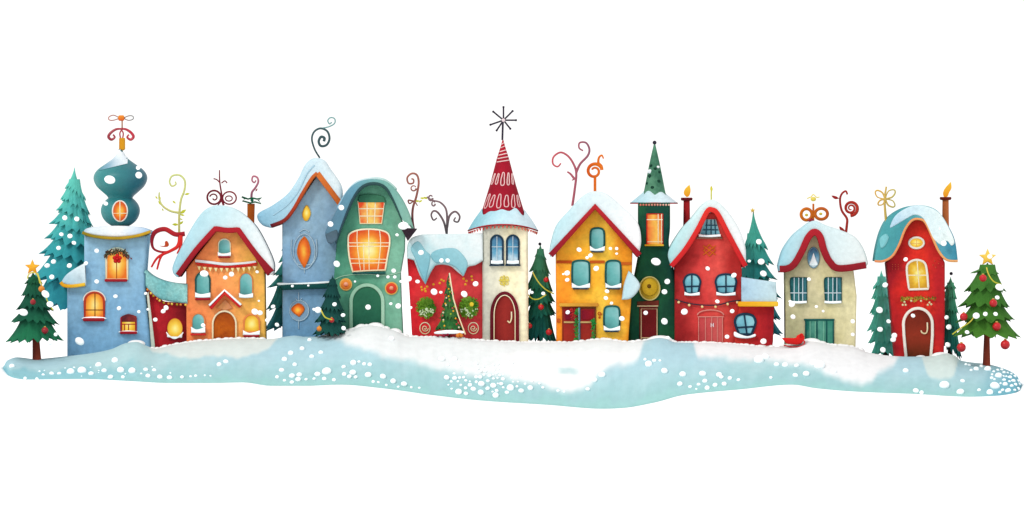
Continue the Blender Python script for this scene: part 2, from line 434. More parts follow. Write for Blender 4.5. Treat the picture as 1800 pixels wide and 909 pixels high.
# ---------------------------------------------------------------- trees
def fir(name, label, apex, L, R, mats, y=0, base=None, trunk=None, spikes=17, group=None, seed=1, ox=None, tw=5, jag=.8, depth=1.0, xm=None):
    """apex (x, z); L and R: branch tips per tier on the two sides, top to bottom"""
    rnd = random.Random(seed)
    ax, az = apex; bz = base or L[-1][1] + 14
    cxb = ox or (xm or (L[-1][0] + R[-1][0]) / 2)
    T = thing(name, label, 'tree', cxb, bz, y, group)
    q = g(T).surf(lambda u, v: (cxb + (ax - cxb) * (1 - v) + (1 + tw * v) * math.cos(2 * PI * u), (1 + tw * v) / S * math.sin(2 * PI * u), az + 8 + (bz + 4 - az - 8) * v), 14, 10)
    q.build('trunk', mats[1], T)
    q = g(T); nt = len(L); tops = [(ax, az)]
    for i in range(nt):
        lx, lz = L[i]; rx, rz = R[i]
        zt = az if i == 0 else min(L[i - 1][1], R[i - 1][1]) - (min(lz, rz) - (az if i < 2 else min(L[i - 2][1], R[i - 2][1]))) * .30
        zt = max(az, zt)
        f0 = (zt - az) / (bz - az); cx0 = ax + (cxb - ax) * f0
        cx = ax + (cxb - ax) * ((lz + rz) / 2 - az) / (bz - az)
        # top radius follows the mean cone
        if i == 0: r0 = .3
        else: r0 = .5 * (R[i - 1][0] - L[i - 1][0]) / 2
        n = spikes * 4; sp = [rnd.uniform(.88, 1.05) for _ in range(spikes + 1)]; dz = [rnd.uniform(-3, 3) for _ in range(spikes + 1)]
        NV = 6; rows = []
        for v in range(NV + 1):
            t = v / NV; row = []
            for k in range(n):
                a = 2 * PI * k / n; ph = (k % 4) / 4; s_ = k // 4
                # 0 = tip, 2 = notch
                d = 1 - abs(ph * 2 - 0) if ph <= .5 else abs(ph * 2 - 1)
                d = max(0, d)
                e = math.cos(a)
                RR = (rx - cx) if e > 0 else (cx - lx)
                RR = RR * abs(e) ** 1.0 + ((rx - lx) / 2) * (1 - abs(e))
                zz = (rz if e > 0 else lz) * abs(e) + (lz + rz) / 2 * (1 - abs(e))
                kk = s_ if ph <= .5 else (s_ + 1) % spikes
                edge = abs(e) > .97
                mult = (1 if edge else sp[kk])
                rr = RR * mult * (jag + (1 - jag) * d)
                ze = zz + (0 if edge else dz[kk]) - (1 - d) * (zz - zt) * .17
                # profile: steep near the stem, sweeping outwards to the tip
                rad = r0 + (rr - r0) * (t ** 1.4)
                zc = zt + (ze - zt) * (1 - (1 - t) ** 1.12)
                cc = cx0 + (cx - cx0) * t
                row.append(q.p(cc + rad * math.cos(a), rad / S * math.sin(a) * depth, zc))
            rows.append(row)
        for A, B in zip(rows, rows[1:]):
            for k in range(n):
                j = (k + 1) % n; q.face((A[k], B[k], B[j], A[j]))
        c = q.p(cx, 0, (lz + rz) / 2 - (((lz + rz) / 2) - zt) * .3)
        for k in range(n): q.face((rows[-1][k], c, rows[-1][(k + 1) % n]), False)
    # loose twigs over the boughs
    for i in range(1, nt):
        lx, lz = L[i]; rx, rz = R[i]; cx = ax + (cxb - ax) * ((lz + rz) / 2 - az) / (bz - az); w = min(rx - cx, cx - lx)
        for k in range(16):
            a = rnd.uniform(0, 2 * PI); t = rnd.uniform(.3, .95); rad = w * t * .72
            zt = az if i == 0 else min(L[i - 1][1], R[i - 1][1])
            zz = zt + (min(lz, rz) - zt) * (t * .9) + 1
            x = cx + rad * math.cos(a)
            q.leaf(x, zz, rad / S * math.sin(a) * depth - .03, w * rnd.uniform(.1, .2), w * .022, PI / 2 - (.9 * math.cos(a)) + rnd.uniform(-.3, .3), .6)
    q.build('crown', mats[0], T, angle=50)
    return T
BARK = M('bark', [(96, 34, 24), (150, 62, 40)], 'x', grain=.12, gs=10)
BARKD = M('dark bark', [(50, 50, 44), (70, 64, 50)], 'x', grain=.12, gs=10)
F_TEAL = M('teal needles', [(30, 108, 122), (44, 130, 134), (82, 164, 150)], 'z', noise=.12, ns=1.2, grain=.12, gs=5, rough=.9, gain=1.7)
F_DTEAL = M('dark teal needles', [(30, 100, 116), (40, 122, 118), (58, 134, 116)], 'z', noise=.12, ns=1.2, grain=.12, gs=5, rough=.9, gain=1.8)
F_MINT = M('sea green needles', [(70, 160, 146), (84, 172, 156)], 'z', noise=.12, ns=1.2, grain=.1, gs=5, rough=.9, gain=2.6)
F_GRN = M('deep green needles', [(24, 92, 62), (16, 66, 50), (20, 72, 48)], 'z', noise=.2, ns=1.0, grain=.14, gs=5, rough=.9, gain=1.6)
F_LEAF = M('grass green needles', [(60, 106, 34), (50, 96, 34), (56, 104, 40)], 'z', noise=.2, ns=1.0, grain=.14, gs=5, rough=.9, gain=1.45)
F_BOT = M('bottle green needles', [(12, 72, 70), (28, 94, 72), (66, 130, 98)], 'z', noise=.12, ns=1.0, grain=.12, gs=5, rough=.9, gain=1.75)
F_BLK = M('blackish green needles', [(20, 68, 62), (16, 56, 54)], 'z', noise=.12, ns=1.0, grain=.12, gs=5, rough=.9, gain=1.45)

fir('fir_tree', 'tall teal fir tree standing behind the blue onion tower', (131, 292), [(113, 330), (105, 349), (97, 368), (84, 392), (76, 418), (66, 445), (48, 492), (44, 540)],
    [(152, 352), (160, 377), (166, 400), (176, 425), (186, 450), (194, 478), (206, 520), (214, 560)], (F_TEAL, BARKD), y=5, base=612, seed=2, xm=130, tw=8)
fir('fir_tree', 'dark teal fir tree in the gap between the orange house and the tall blue house', (512, 400), [(494, 440), (488, 462), (478, 484), (467, 506), (466, 545), (462, 580)],
    [(530, 440), (536, 462), (546, 484), (556, 506), (558, 545), (562, 580)], (F_DTEAL, BARKD), y=5, base=606, seed=3, tw=7)
fir('fir_tree', 'dark teal fir tree with a tiny gold star behind the small red side building', (1324, 368), [(1306, 438), (1300, 466), (1290, 494), (1282, 524), (1276, 560), (1272, 590)],
    [(1351, 439), (1362, 466), (1368, 492), (1376, 525), (1374, 561), (1378, 588)], (F_DTEAL, BARKD), y=5.2, base=612, seed=4, xm=1328, tw=7)
fir('fir_tree', 'sea green fir tree between the cream house and the narrow red house', (1549, 474), [(1533, 509), (1530, 526), (1527, 552), (1522, 583), (1524, 604), (1528, 626)],
    [(1562, 500), (1570, 524), (1576, 550), (1582, 580), (1584, 602), (1588, 626)], (F_MINT, BARKD), y=4.6, base=632, seed=5, tw=5)
fir('fir_tree', 'slim dark teal fir with black ball tip close to the narrow red house', (1671, 486), [(1658, 508), (1655, 526), (1652, 548), (1650, 575), (1648, 606)],
    [(1682, 508), (1683, 527), (1686, 552), (1690, 582), (1692, 632)], (F_BOT, BARKD), y=3.5, base=636, seed=6, tw=4)
XT1 = fir('christmas_tree', 'deep green christmas tree with gold star and baubles in front of the teal fir', (58, 478), [(42, 500), (36, 521), (27, 545), (18, 567), (8, 602)],
    [(76, 500), (84, 522), (96, 546), (106, 572), (113, 600)], (F_GRN, BARK), y=-1.2, base=632, seed=7, tw=7, xm=65)
XT2 = fir('christmas_tree', 'blackish green christmas tree in front of the tall blue and green arched houses', (585, 484), [(573, 503), (566, 524), (558, 548), (552, 568), (547, 590)],
    [(594, 503), (600, 524), (606, 548), (610, 568), (612, 588)], (F_BLK, BARKD), y=-.95, base=600, seed=8, tw=3, xm=581)
XT3 = fir('christmas_tree', 'bottle green christmas tree between the cream round tower and the yellow house', (950, 428), [(939, 452), (929, 478), (922, 510), (920, 540), (918, 570), (918, 602)],
    [(962, 458), (969, 484), (973, 514), (977, 532), (978, 552), (980, 604)], (F_BOT, BARKD), y=1.6, base=612, seed=9, tw=4, xm=949)
XT4 = fir('christmas_tree', 'grass green christmas tree with pale gold star and red baubles beside the narrow red house', (1736, 462), [(1704, 481), (1692, 514), (1680, 541), (1677, 568), (1673, 592)],
    [(1757, 482), (1770, 514), (1776, 541), (1785, 563), (1796, 594)], (F_LEAF, BARK), y=-1.2, base=642, seed=10, tw=6, xm=1734, spikes=13)

def star(name, label, x, z, r, y, mat, group=None, k=.45):
    pts = [(x + (r if i % 2 == 0 else r * k) * math.sin(PI * i / 5), z - (r if i % 2 == 0 else r * k) * math.cos(PI * i / 5)) for i in range(10)]
    q = G(x, z).ext(pts, -.14, .14, 2, K=2, back=True)
    return tag(q.build(name, mat, y=y), label, 'star', group)
star('tree_star', 'gold star on top of the deep green christmas tree by the onion tower', 57, 470, 14, -1.2, STAR)
star('tree_star', 'pale gold star on top of the grass green christmas tree', 1736, 453, 16, -1.2, STARL)
star('tree_star', 'tiny pale star on the tip of the fir behind the red side building', 1323, 370, 5, 5.2, STARL)
tag(G(1672, 480).ball(1672, 481, 3).build('tip_ball', M('black', [(50, 44, 60)]), y=3.5), 'small black ball on the tip of the slim fir', 'ornament')
tag(G(949, 428).ball(949, 429, 2.8).build('tip_ball', M('black'), y=1.6), 'small dark ball on the tip of the bottle green christmas tree', 'ornament')
CAPM = M('bauble cap', [(200, 170, 90)], rough=.4)
def bauble(x, z, r, y, mat, label, group):
    T = thing('bauble', label, 'bauble', x, z, y, group)
    g(T).ball(x, z, r, 0, n=18, m=12).build('ball', mat, T)
    g(T).ext(rrect(x - r * .28, x + r * .28, z - r * 1.25, z - r * .85, .6), -.03, .03, 0).build('cap', CAPM, T)
for a in ((58, 531, 5, BAUBD), (79, 581, 6, BAUBD), (73, 508, 5.5, BAUBO)):
    bauble(a[0], a[1], a[2], -2.2, a[3], {531: 'small dark red bauble high on the deep green christmas tree', 581: 'larger dark red bauble low on the deep green christmas tree', 508: 'orange bauble under the gold star'}[a[1]], 'baubles on the deep green christmas tree')
for x, z, r, lb in ((1728, 489, 6.5, 'red bauble just under the pale gold star'), (1746, 533, 7, 'red bauble in the middle of the grass green christmas tree'), (1694, 557, 7, 'red bauble at the branch tip next to the slim dark fir'),
                    (1752, 574, 7.5, 'red bauble on the lower boughs of the grass green tree'), (1690, 611, 8, 'big red bauble hanging below the boughs next to the slim fir'), (1767, 606, 8.5, 'big red bauble hanging below the outermost boughs away from the houses')):
    bauble(x, z, r, -2.3, BAUB, lb, 'red baubles on the grass green christmas tree')
for x, z, r, lb in ((960, 492, 4.5, 'red bauble at the upper branch tip beside the yellow house'), (951, 540, 5, 'red bauble in the middle of the bottle green christmas tree'), (931, 573, 4.5, 'red bauble low beside the cream tower wall'), (965, 584, 5.5, 'red bauble at the lowest boughs of the bottle green tree')):
    bauble(x, z, r, .45, BAUB, lb, 'red baubles on the bottle green christmas tree')
bauble(583, 563, 4.5, -2.1, BAUB, 'red bauble on the blackish green christmas tree', 'baubles on the blackish green christmas tree')
bauble(561, 578, 4.5, -2.0, BAUBO, 'orange gold bauble on the blackish green christmas tree', 'baubles on the blackish green christmas tree')
def tinsel(label, pts, y, r=1.1, mat=None):
    x, z = pts[0][:2]; tag(G(x, z).tube(sm(pts, False), r, 0).build('garland', mat or GARL, y=y), label, 'garland')
tinsel('yellow garland strand hanging from the gold star down the deep green tree', [(66, 480), (71, 495), (77, 512), (84, 530), (93, 545)], -2.1)
tinsel('short pale garland strand hugging the top of the deep green tree', [(48, 490), (51, 482), (60, 479), (67, 486), (70, 498)], -1.7)
tinsel('long pale green garland strand across the middle of the grass green tree', [(1674, 588), (1690, 576), (1705, 566), (1716, 552)], -2.3)
tinsel('pale green garland strand curling below the pale gold star', [(1734, 470), (1738, 483), (1747, 495), (1760, 500)], -2.1)
tinsel('garland strand sloping across the upper bottle green tree', [(936, 478), (945, 494), (958, 508), (974, 517)], .5)
tinsel('garland strand looping across the middle of the bottle green tree', [(924, 512), (934, 524), (946, 526), (960, 518)], .5)
tinsel('yellow green garland strand ending at the red bauble of the blackish green tree', [(564, 545), (570, 556), (576, 560), (584, 562)], -2.2, 1.2)
# ---------------------------------------------------------------- blue onion tower
T = thing('onion_tower', 'blue tower house with a teal onion dome and snow capped flat roof', 'tower', 190, 626, 0)
g(T).ext(sh([(148, 413), (205, 419), (262, 412), (259, 440), (256, 480), (256, 520), (262, 570), (268, 626), (118, 630), (118, 500), (148, 500)]), 0, 3.6, 7, K=6).build('wall', M('blue plaster', [(122, 170, 206), (132, 176, 208), (146, 188, 214)], 'z', noise=.2), T)
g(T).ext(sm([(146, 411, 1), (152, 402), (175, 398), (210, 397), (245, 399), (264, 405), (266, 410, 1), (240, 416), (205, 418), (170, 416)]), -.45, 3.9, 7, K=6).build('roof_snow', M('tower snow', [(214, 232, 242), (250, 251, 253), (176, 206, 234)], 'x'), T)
g(T).ext(band(sm([(145, 409), (168, 416), (205, 419), (240, 415), (265, 407)], False), 2.6), -.5, 3.95, 2).build('cornice', GOLD, T)
g(T).ext(sm([(107, 498, 1), (116, 484), (132, 472), (150, 462, 1), (152, 502, 1), (125, 503)]), -.35, 3.4, 5).build('roof_snow', M('annex snow', [(176, 214, 232), (232, 244, 248)], 'd'), T)
g(T).ext(band(sm([(107, 496), (113, 502), (128, 503), (150, 500)], False), 3), -.4, 3.5, 2).build('cornice', YEL, T)
g(T).ext(sh([(258, 520), (262, 560), (266, 614), (273, 615), (268, 570), (261, 512)]), -.05, .3, 1).build('corner_trim', M('pale corner', [(200, 214, 200), (224, 226, 208)], 'z'), T)
ONM = M('onion teal', [(58, 146, 146), (44, 124, 130), (30, 98, 118)], 'x', noise=.1, ns=1, grain=.08, rough=.45, spec=.3)
prof = sm([(3.5, 262), (6, 269), (13, 278), (25, 287), (38, 296), (45, 304), (47.5, 312), (46, 320), (41, 328.5), (32, 337), (24, 344), (21.5, 348, 1), (27, 353), (32.5, 361), (34.5, 371), (31.5, 382), (24.5, 391), (14, 398)], False, 4)
D = g(T).lathe(210, 1.7, prof, 48).build('onion_dome', ONM, T, angle=50)
def onion_y(x, z):
    for (r0, z0), (r1, z1) in zip(prof, prof[1:]):
        if z0 <= z <= z1:
            r = r0 + (r1 - r0) * (z - z0) / (z1 - z0 or 1); return 1.7 - math.sqrt(max(0, r * r - (x - 210) ** 2)) / S
    return 1.7
def drape(T, pts, fy, lift, n=10):
    """thin skin following a surface between two edge curves (lists of equal length)"""
    A, B = pts; q = g(T)
    q.surf(lambda u, v: (lambda x, z: (x, fy(x, z) - lift, z))(A[int(round(u * (len(A) - 1)))][0] * (1 - v) + B[int(round(u * (len(A) - 1)))][0] * v, A[int(round(u * (len(A) - 1)))][1] * (1 - v) + B[int(round(u * (len(A) - 1)))][1] * v), len(A) - 1, n, closed=False)
    return q
def rz_at(prof, z):
    for (r0, z0), (r1, z1) in zip(prof, prof[1:]):
        if z0 <= z <= z1: return r0 + (r1 - r0) * (z - z0) / (z1 - z0 or 1)
    return prof[-1][0]
Lc = [(210 - rz_at(prof, z) * .995, z) for z in range(263, 303, 2)]
Rc = [(210 + min(rz_at(prof, z) * .9, min(13, -2 + (z - 263) * .6 + (4 if (z // 6) % 2 else 0))), 262 + (z - 263) * .66) for z in range(263, 303, 2)]
drape(T, (Lc, Rc), onion_y, .03).build('dome_snow', M('dome snow', [(64, 138, 148), (140, 182, 202), (236, 246, 252), (250, 252, 254)], 'd', noise=.12, grain=.03), D)
o = [(x, z) for x, z in ell(210, 371, 13, 18, 32)]
w = g(T).tube(o, 1.3, lambda x, z: onion_y(x, z) - .02, closed=True).build('window', WHITE, T)
g(T).surf(lambda u, v: (lambda x, z: (x, onion_y(x, z) - .025, z))(210 + 13 * v * math.cos(2 * PI * u), 371 + 18 * v * math.sin(2 * PI * u)), 32, 8).build('pane', GLOWO, w)
g(T).tube([(210, 353 + i * 3.6) for i in range(11)], .9, lambda x, z: onion_y(x, z) - .05).tube([(210 + i, 375) for i in range(0, 13)], .8, lambda x, z: onion_y(x, z) - .05).tube([(210 - i, 375) for i in range(0, 13)], .5, lambda x, z: onion_y(x, z) - .05).build('muntin', CREAM, w)
g(T).lathe(213, 1.7, [(0.1, 242), (5, 242), (5.4, 244), (5.6, 262), (3, 264)], 20).build('dome_neck', M('mustard', [(206, 140, 10), (226, 160, 30)], 'x', rough=.5), T)
CRIM = M('crimson', [(150, 16, 44), (196, 26, 56)], 'x', noise=.2, ns=3, rough=.4, spec=.4)
q = g(T)
for s_ in (-1, 1):
    q.tube(sm([(211, 226), (211 + s_ * 9, 227), (211 + s_ * 18, 233), (211 + s_ * 22, 240), (211 + s_ * 17, 245), (211 + s_ * 11, 241), (211 + s_ * 14, 236)], False), lambda t: 1.6 + 1.0 * math.sin(PI * min(1, t * 1.1)), 1.7)
    q.tube(sm([(212, 228), (212 + s_ * 3, 234), (212 + s_ * 2, 242)], False), 1.3, 1.7)
F = q.build('finial', CRIM, T)
g(T).tube([(213, 228), (213, 212)], 1.2, 1.7).build('finial_rod', M('rust', [(140, 80, 40), (180, 110, 50)], 'z'), F)
g(T).ext(rrect(206, 217, 202, 212, 3), 1.6, 1.8, 2, back=True).build('finial_knot', M('orange paint', [(226, 96, 40), (236, 150, 50)], 'z'), F)
g(T).tube(sm([(207, 207), (198, 202), (190, 205), (190, 210), (197, 211)], True), 1, 1.7, closed=True).tube(sm([(217, 207), (225, 203), (232, 204), (232, 209), (224, 211)], True), 1, 1.7, closed=True).build('finial_loop', M('dusty pink wire', [(190, 130, 120), (150, 150, 150)], 'x'), F)
window(T, arch(187, 224, 440, 491, 15), 2, CREAM, GLOW, [[(205, 440), (205, 491)]], .9, M('amber bar', [(190, 100, 30)]), sill=(184, 224, 493, 5), smat=REDT)
window(T, arch(149, 183, 514, 560, 15), 2.2, M('rust red frame', [(176, 50, 36), (196, 72, 50)]), GLOW, [[(167, 514), (167, 560)], [(149, 545), (183, 545)]], .9, M('brown bar', [(130, 60, 20)]), sill=(146, 184, 562, 6), smat=REDT, snow=[(147, 558), (165, 556.5), (184, 558), (184, 561), (147, 561)])
g(T).tube(arch(146.5, 185.5, 511.5, 556, 17)[:17], 1.1, -.06).build('window_trim', WHITE, T)
g(T).tube(arch(184.5, 226.5, 436, 480, 18)[:17], 1.3, -.06).build('window_trim', M('pale green trim', [(206, 224, 206)]), T)
window(T, rrect(213, 239, 558, 585, 2), 1.6, REDT, GLOWY, [[(226, 570), (226, 585)], [(213, 570), (239, 570)], [(219, 570), (219, 585)]], .9, REDT, sill=(211, 241, 585, 5), smat=REDT, snow=[(211, 582.5), (226, 581), (240, 582.5), (240, 584.5), (211, 584.5)])
g(T).ext(sm([(214, 556, 1), (226, 552), (240, 556, 1), (240, 566, 1), (214, 566, 1)]), -.12, 0, 1).build('lintel', M('maroon tile', [(96, 30, 40), (140, 50, 50)], 'x', noise=.4, ns=6), T)
def greens(name, label, cat, pts, y, cols, n, r, seed, extra=None, group=None):
    rnd = random.Random(seed); q = G(*pts[0])
    for i in range(n):
        k = rnd.random() * (len(pts) - 1); a = int(k); f = k - a
        x = pts[a][0] * (1 - f) + pts[a + 1][0] * f; z = pts[a][1] * (1 - f) + pts[a + 1][1] * f
        q.leaf(x + rnd.uniform(-r, r) * .5, z + rnd.uniform(-r, r) * .5, rnd.uniform(-.12, .02), rnd.uniform(.7, 1.3) * r, r * .25, rnd.uniform(0, 2 * PI), .8)
    o = q.build(name, cols, y=y); tag(o, label, cat, group); return o
HOLLY = M('holly', [(96, 50, 40), (70, 84, 60), (120, 40, 46)], 'x', noise=.5, ns=5)
greens('pine_swag', 'holly swag with red bow over the upper window of the onion tower', 'swag', sm([(185, 449), (192, 445), (205, 443), (218, 445), (227, 452)], False), -.15, HOLLY, 110, 5, 4)
q = G(206, 456)
for a in range(5): q.ball(206 + 5 * math.cos(a * 1.256 - .3), 455 + 5 * math.sin(a * 1.256 - .3), 3.6, 0)
q.ball(206, 455, 2.5, -.08)
tag(q.build('ribbon_bow', M('bow red', [(196, 24, 30), (220, 40, 36)]), y=-.3), 'red bow tied to the holly swag over the tower window', 'bow')

# ---------------------------------------------------------------- small dark red side house
T = thing('side_house', 'low dark red house with sagging teal snow roof between tower and orange house', 'house', 292, 615, .3)
g(T).ext(sh([(256, 505), (266, 514), (285, 530), (330, 534), (332, 616), (270, 618), (262, 560)]), 0, 3, 3).build('wall', M('dark red plaster', [(196, 34, 46), (168, 28, 38), (120, 20, 30)], 'x', noise=.15), T)
g(T).ext(sm([(256, 474, 1), (268, 484), (285, 492), (306, 497), (330, 499, 1), (330, 534, 1), (305, 531), (285, 527), (268, 518), (256, 503, 1)]), -.4, 3.2, 5).build('roof_snow', M('speckled teal snow', [(150, 208, 206), (120, 188, 190), (156, 212, 208)], 'x', noise=.3, ns=2, grain=.3, gs=9, bump=.4), T)
window(T, ell(307.5, 577, 14, 18), .8, REDT, GLOWY, snow=[(293, 583, 1), (299, 590), (307, 594), (315, 590), (322, 583, 1), (320, 594, 1), (294, 593, 1)])
string_lights('string_lights', 'string of gold lights along the snowy eave of the low dark red house', 'string lights', sm([(258, 506), (272, 520), (288, 530), (308, 533), (328, 534)], False), -.2, REDT, [BAUBO, STARL, GOLD], 2.2, 11)
T = thing('red_ribbon', 'big looped red ribbon hanging beside the tower above the low dark red house', 'ribbon', 290, 470, -.3)
g(T).tube(sm([(325, 411), (308, 412), (290, 403), (273, 408), (267, 422), (270, 437), (284, 443), (300, 441), (313, 430), (316, 414)], False), lambda t: 4.2 - 2.2 * ss(.3, .6, t) + 1.2 * ss(.8, 1, t), 0).build('loop', REDB, T)
g(T).tube(sm([(318, 414), (313, 432), (300, 441), (278, 452), (266, 470)], False), lambda t: 4 - 2.4 * t, -.05).tube(sm([(300, 441), (284, 450), (276, 474)], False), lambda t: 2.6 - 1.0 * t, -.05).tube(sm([(318, 414), (318, 432), (311, 446)], False), lambda t: 3.4 - 2.2 * t, -.05).build('tail', REDH, T)
g(T).ext(sm([(280, 432), (289, 432), (290, 425), (294, 424), (297, 430), (294, 434), (286, 434)]), -.05, .05, 1).build('bead', M('terracotta', [(190, 70, 30)]), T)
def wire(name, label, cat, ox, oz, y, strokes, mat, leaves=(), lmat=None, r=1.3):
    T = thing(name, label, cat, ox, oz, y)
    q = g(T)
    for s_ in strokes:
        rr = r
        if isinstance(s_[0], (int, float)): rr, s_ = s_[0], s_[1]
        q.tube(s_, (lambda t, rr=rr: rr * (1.4 - .55 * t)) , 0)
    q.build('stem', mat, T)
    if leaves:
        for x, z, a, l in leaves: g(T).ext(sm([(x, z, 1), (x + l * .5 * math.cos(a) - l * .2 * math.sin(a), z + l * .5 * math.sin(a) + l * .2 * math.cos(a)), (x + l * math.cos(a), z + l * math.sin(a), 1), (x + l * .5 * math.cos(a) + l * .2 * math.sin(a), z + l * .5 * math.sin(a) - l * .2 * math.cos(a))], n=4), -.03, .03, .5, K=2).build('leaf', lmat or mat, T)
    return T
VINE = M('pale yellow green wire', [(226, 214, 130), (214, 220, 140)], 'z', noise=.3, ns=2)
LEAFY = M('lime leaf', [(196, 200, 40), (226, 220, 70)], 'x', noise=.3, ns=3)
wire('curly_vine', 'tall pale yellow curly vine with lime leaves rising behind the red ribbon', 'vine', 316, 410, 1.5,
     [sm([(315, 409), (315, 380), (318, 352), (324, 335), (325, 318), (316, 308), (303, 309), (298, 319), (302, 327), (309, 324), (308, 319)], False),
      sm([(315, 374), (300, 371), (286, 362), (280, 350), (280, 338)], False)], VINE,
     [(316, 376, -.6, 14), (316, 377, .2, 9), (316, 376, 3.6, 9), (324, 342, -.2, 10), (315, 395, -.7, 10), (314, 395, 3.2, 12), (284, 361, -2.2, 10), (282, 352, -1.9, 9), (277, 350, -2.2, 7), (309, 358, -2.4, 8), (316, 384, .5, 6), (285, 366, 1.2, 6)], LEAFY, 1.5)

# ---------------------------------------------------------------- orange house
T = thing('orange_house', 'orange two storey house with dark red gable trim and snow roof', 'house', 397, 604, 0)
OR = M('orange plaster', [(242, 134, 78), (248, 160, 92), (238, 182, 84)], 'x', noise=.14)
path = sm([(313, 484, 1), (345, 440), (379, 402, 1), (400, 405), (419, 404, 1), (445, 440), (476, 480, 1)], False)
roof(T, sh([(327, 474), (381, 405), (418, 407), (465, 470), (467, 606), (328, 610)]), path, 11, REDT,
     sm([(311, 487, 1), (304, 478), (306, 462), (326, 420), (346, 386), (362, 368), (382, 361), (408, 365), (430, 378), (450, 398), (468, 430), (481, 462), (480, 482, 1), (445, 440), (419, 402, 1), (400, 404), (379, 401, 1), (345, 440)]), 3.6, OR,
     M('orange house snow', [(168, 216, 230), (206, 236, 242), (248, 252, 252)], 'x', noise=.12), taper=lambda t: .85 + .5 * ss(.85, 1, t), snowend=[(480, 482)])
g(T).tube(sm([(352, 392), (372, 374), (400, 369), (426, 382)], False), 1.2, -.46).build('snow_crease', M('crease snow', [(190, 226, 236)]), T)
def sn(x0, x1, z, h=6, dip=4): return [(x0, z - h - dip * .3, 1), ((x0 * 2 + x1) / 3, z - h + dip * .5), ((x0 + x1 * 2) / 3, z - h + dip * .3), (x1, z - h - dip * .2, 1), (x1, z, 1), ((x0 + x1) / 2, z + 1), (x0, z, 1)]
window(T, arch(384, 405, 420, 446, 10), 1, CREAM, TPANE, snow=sn(383, 406, 450, 6), sill=(384, 405, 452, 3), smat=REDT)
window(T, arch(344, 369, 479, 521, 14), 1.6, DTEAL, TPANE, snow=sn(343, 370, 523, 8), sill=(343, 370, 526, 4), smat=REDT)
window(T, arch(421, 444, 480, 520, 14), 1, M('orange frame', [(236, 140, 80)]), TPANE, snow=sn(420, 445, 523, 7))
window(T, arch(337, 360, 551, 582, 13), 1.4, M('orange frame'), TPANE, snow=sn(336, 361, 585, 9, 6), sill=(335, 362, 588, 3), smat=REDH)
window(T, arch(429, 456, 553, 584, 14), 1.6, M('orange frame'), GLOWY, snow=sn(427, 457, 589, 7, 6), sill=(428, 456, 591, 4), smat=REDT)
dd = g(T).ext(arch(375, 413, 549, 606, 22), -.05, .1, 0).build('door', M('brown door', [(150, 60, 14), (196, 96, 20), (170, 74, 18)], 'z', noise=.25, ns=3, bump=.5), T)
g(T).tube(arch(374, 415, 547, 606, 23)[:-2] , 1.6, -.1).tube([(374, 570), (374, 606)], 1.6, -.1).tube([(415, 570), (415, 606)], 1.6, -.1).build('door_frame', CREAM, dd)
cn = g(T).ext(band([(370, 542), (395, 515), (423, 539)], 3), -.4, 0, 1).build('porch_gable', REDH, T)
g(T).ext(band([(368, 537), (395, 510), (424, 536)], 1.8), -.46, 0, 1).build('gable_snow', SILLSNOW, cn)
g(T).ext([(381, 541), (396, 526), (409, 541), (396, 546)], -.08, .02, 1).build('gable_panel', M('peach panel', [(232, 160, 90), (226, 150, 110)], 'x', noise=.3, ns=4), cn)
g(T).ext(sm([(343, 456, 1), (370, 459), (396, 462), (425, 461), (450, 458, 1), (451, 463, 1), (425, 465), (396, 467), (370, 464), (343, 461, 1)]), -.1, 0, 1).build('snow_ledge', SNOWL, T)
g(T).ext(band(sm([(344, 463), (370, 466), (396, 469), (425, 467), (452, 463)], False), 1.6), -.13, 0, 1).build('ledge', REDH, T)
B = thing('bunting', 'cream pennant bunting strung under the gable of the orange house', 'bunting', 397, 470, -.14)
q = g(B); q.tube(sm([(346, 466), (370, 469), (396, 471.5), (425, 469.5), (453, 466)], False), .7, 0); q.build('cord', REDH, B)
PEN = M('cream pennant', [(252, 238, 190), (250, 226, 140)], 'x', noise=.3, ns=4)
for i in range(11):
    x = 350 + i * 9.8; z = 468 + 3.3 * (1 - ((x - 398) / 50) ** 2)
    g(B).ext([(x - 3.2, z), (x + 3.2, z), (x + .3, z + 7.5)], -.03, .01, .5, K=2).build('pennant', PEN, B)
ch = g(T).ext(sh([(434, 358), (447, 358), (446, 396), (443, 402), (434, 388)]), 1.0, 1.5, 1).build('chimney', M('chestnut paint', [(176, 86, 14), (150, 66, 14)], 'x'), T)
wire('roof_scroll', 'pink curled wire with a dark bud on the brown chimney post', 'scroll', 443, 346, 1.2, [sm([(442, 348), (443, 338), (449, 330), (454, 320), (452, 312), (445, 310), (443, 317), (447, 321), (450, 317)], False)], M('mauve wire', [(150, 90, 110), (190, 110, 130)], 'z'), [(449, 337, -1.0, 7)], BAUBD, 1.5)
T2 = thing('green_bow', 'dark green ribbon bow wrapped round the brown chimney post', 'bow', 443, 352, .95)
GB = M('bow green', [(12, 80, 56), (20, 104, 70)], 'x')
g(T2).tube([(425, 346), (436, 350), (443, 348), (452, 350), (460, 348), (454, 352), (459, 358), (448, 355), (440, 357), (426, 353), (431, 350), (425, 346)], 1.5, 0).ball(443, 352, 3, 0).build('ribbon', GB, T2)
q = g(T)
DK = M('dark cherry wire', [(110, 24, 40), (140, 34, 50)], 'x', noise=.3, ns=3)
q.tube(sm([(385.5, 299), (386, 320), (389, 340), (390, 352), (393, 361)], False), lambda t: 1 + 1.0 * t, .4).tube(sm([(387, 322), (381, 316), (375, 314)], False), 1.1, .4).tube(sm([(389, 322), (395, 318), (399, 322)], False), 1.1, .4)
q.tube(ell(376, 347, 12, 12), 1.7, .4, closed=True).tube(spiral(376, 348, 8, 2, 3.4, .9), 1.3, .4).tube(ell(403, 348, 12, 11), 1.4, .4, closed=True).tube(ell(402, 349, 6, 4.5), 1.1, .4, closed=True).tube(sm([(390, 352), (386, 357), (382, 362)], False), 1, .4)
q.build('finial', DK, T)

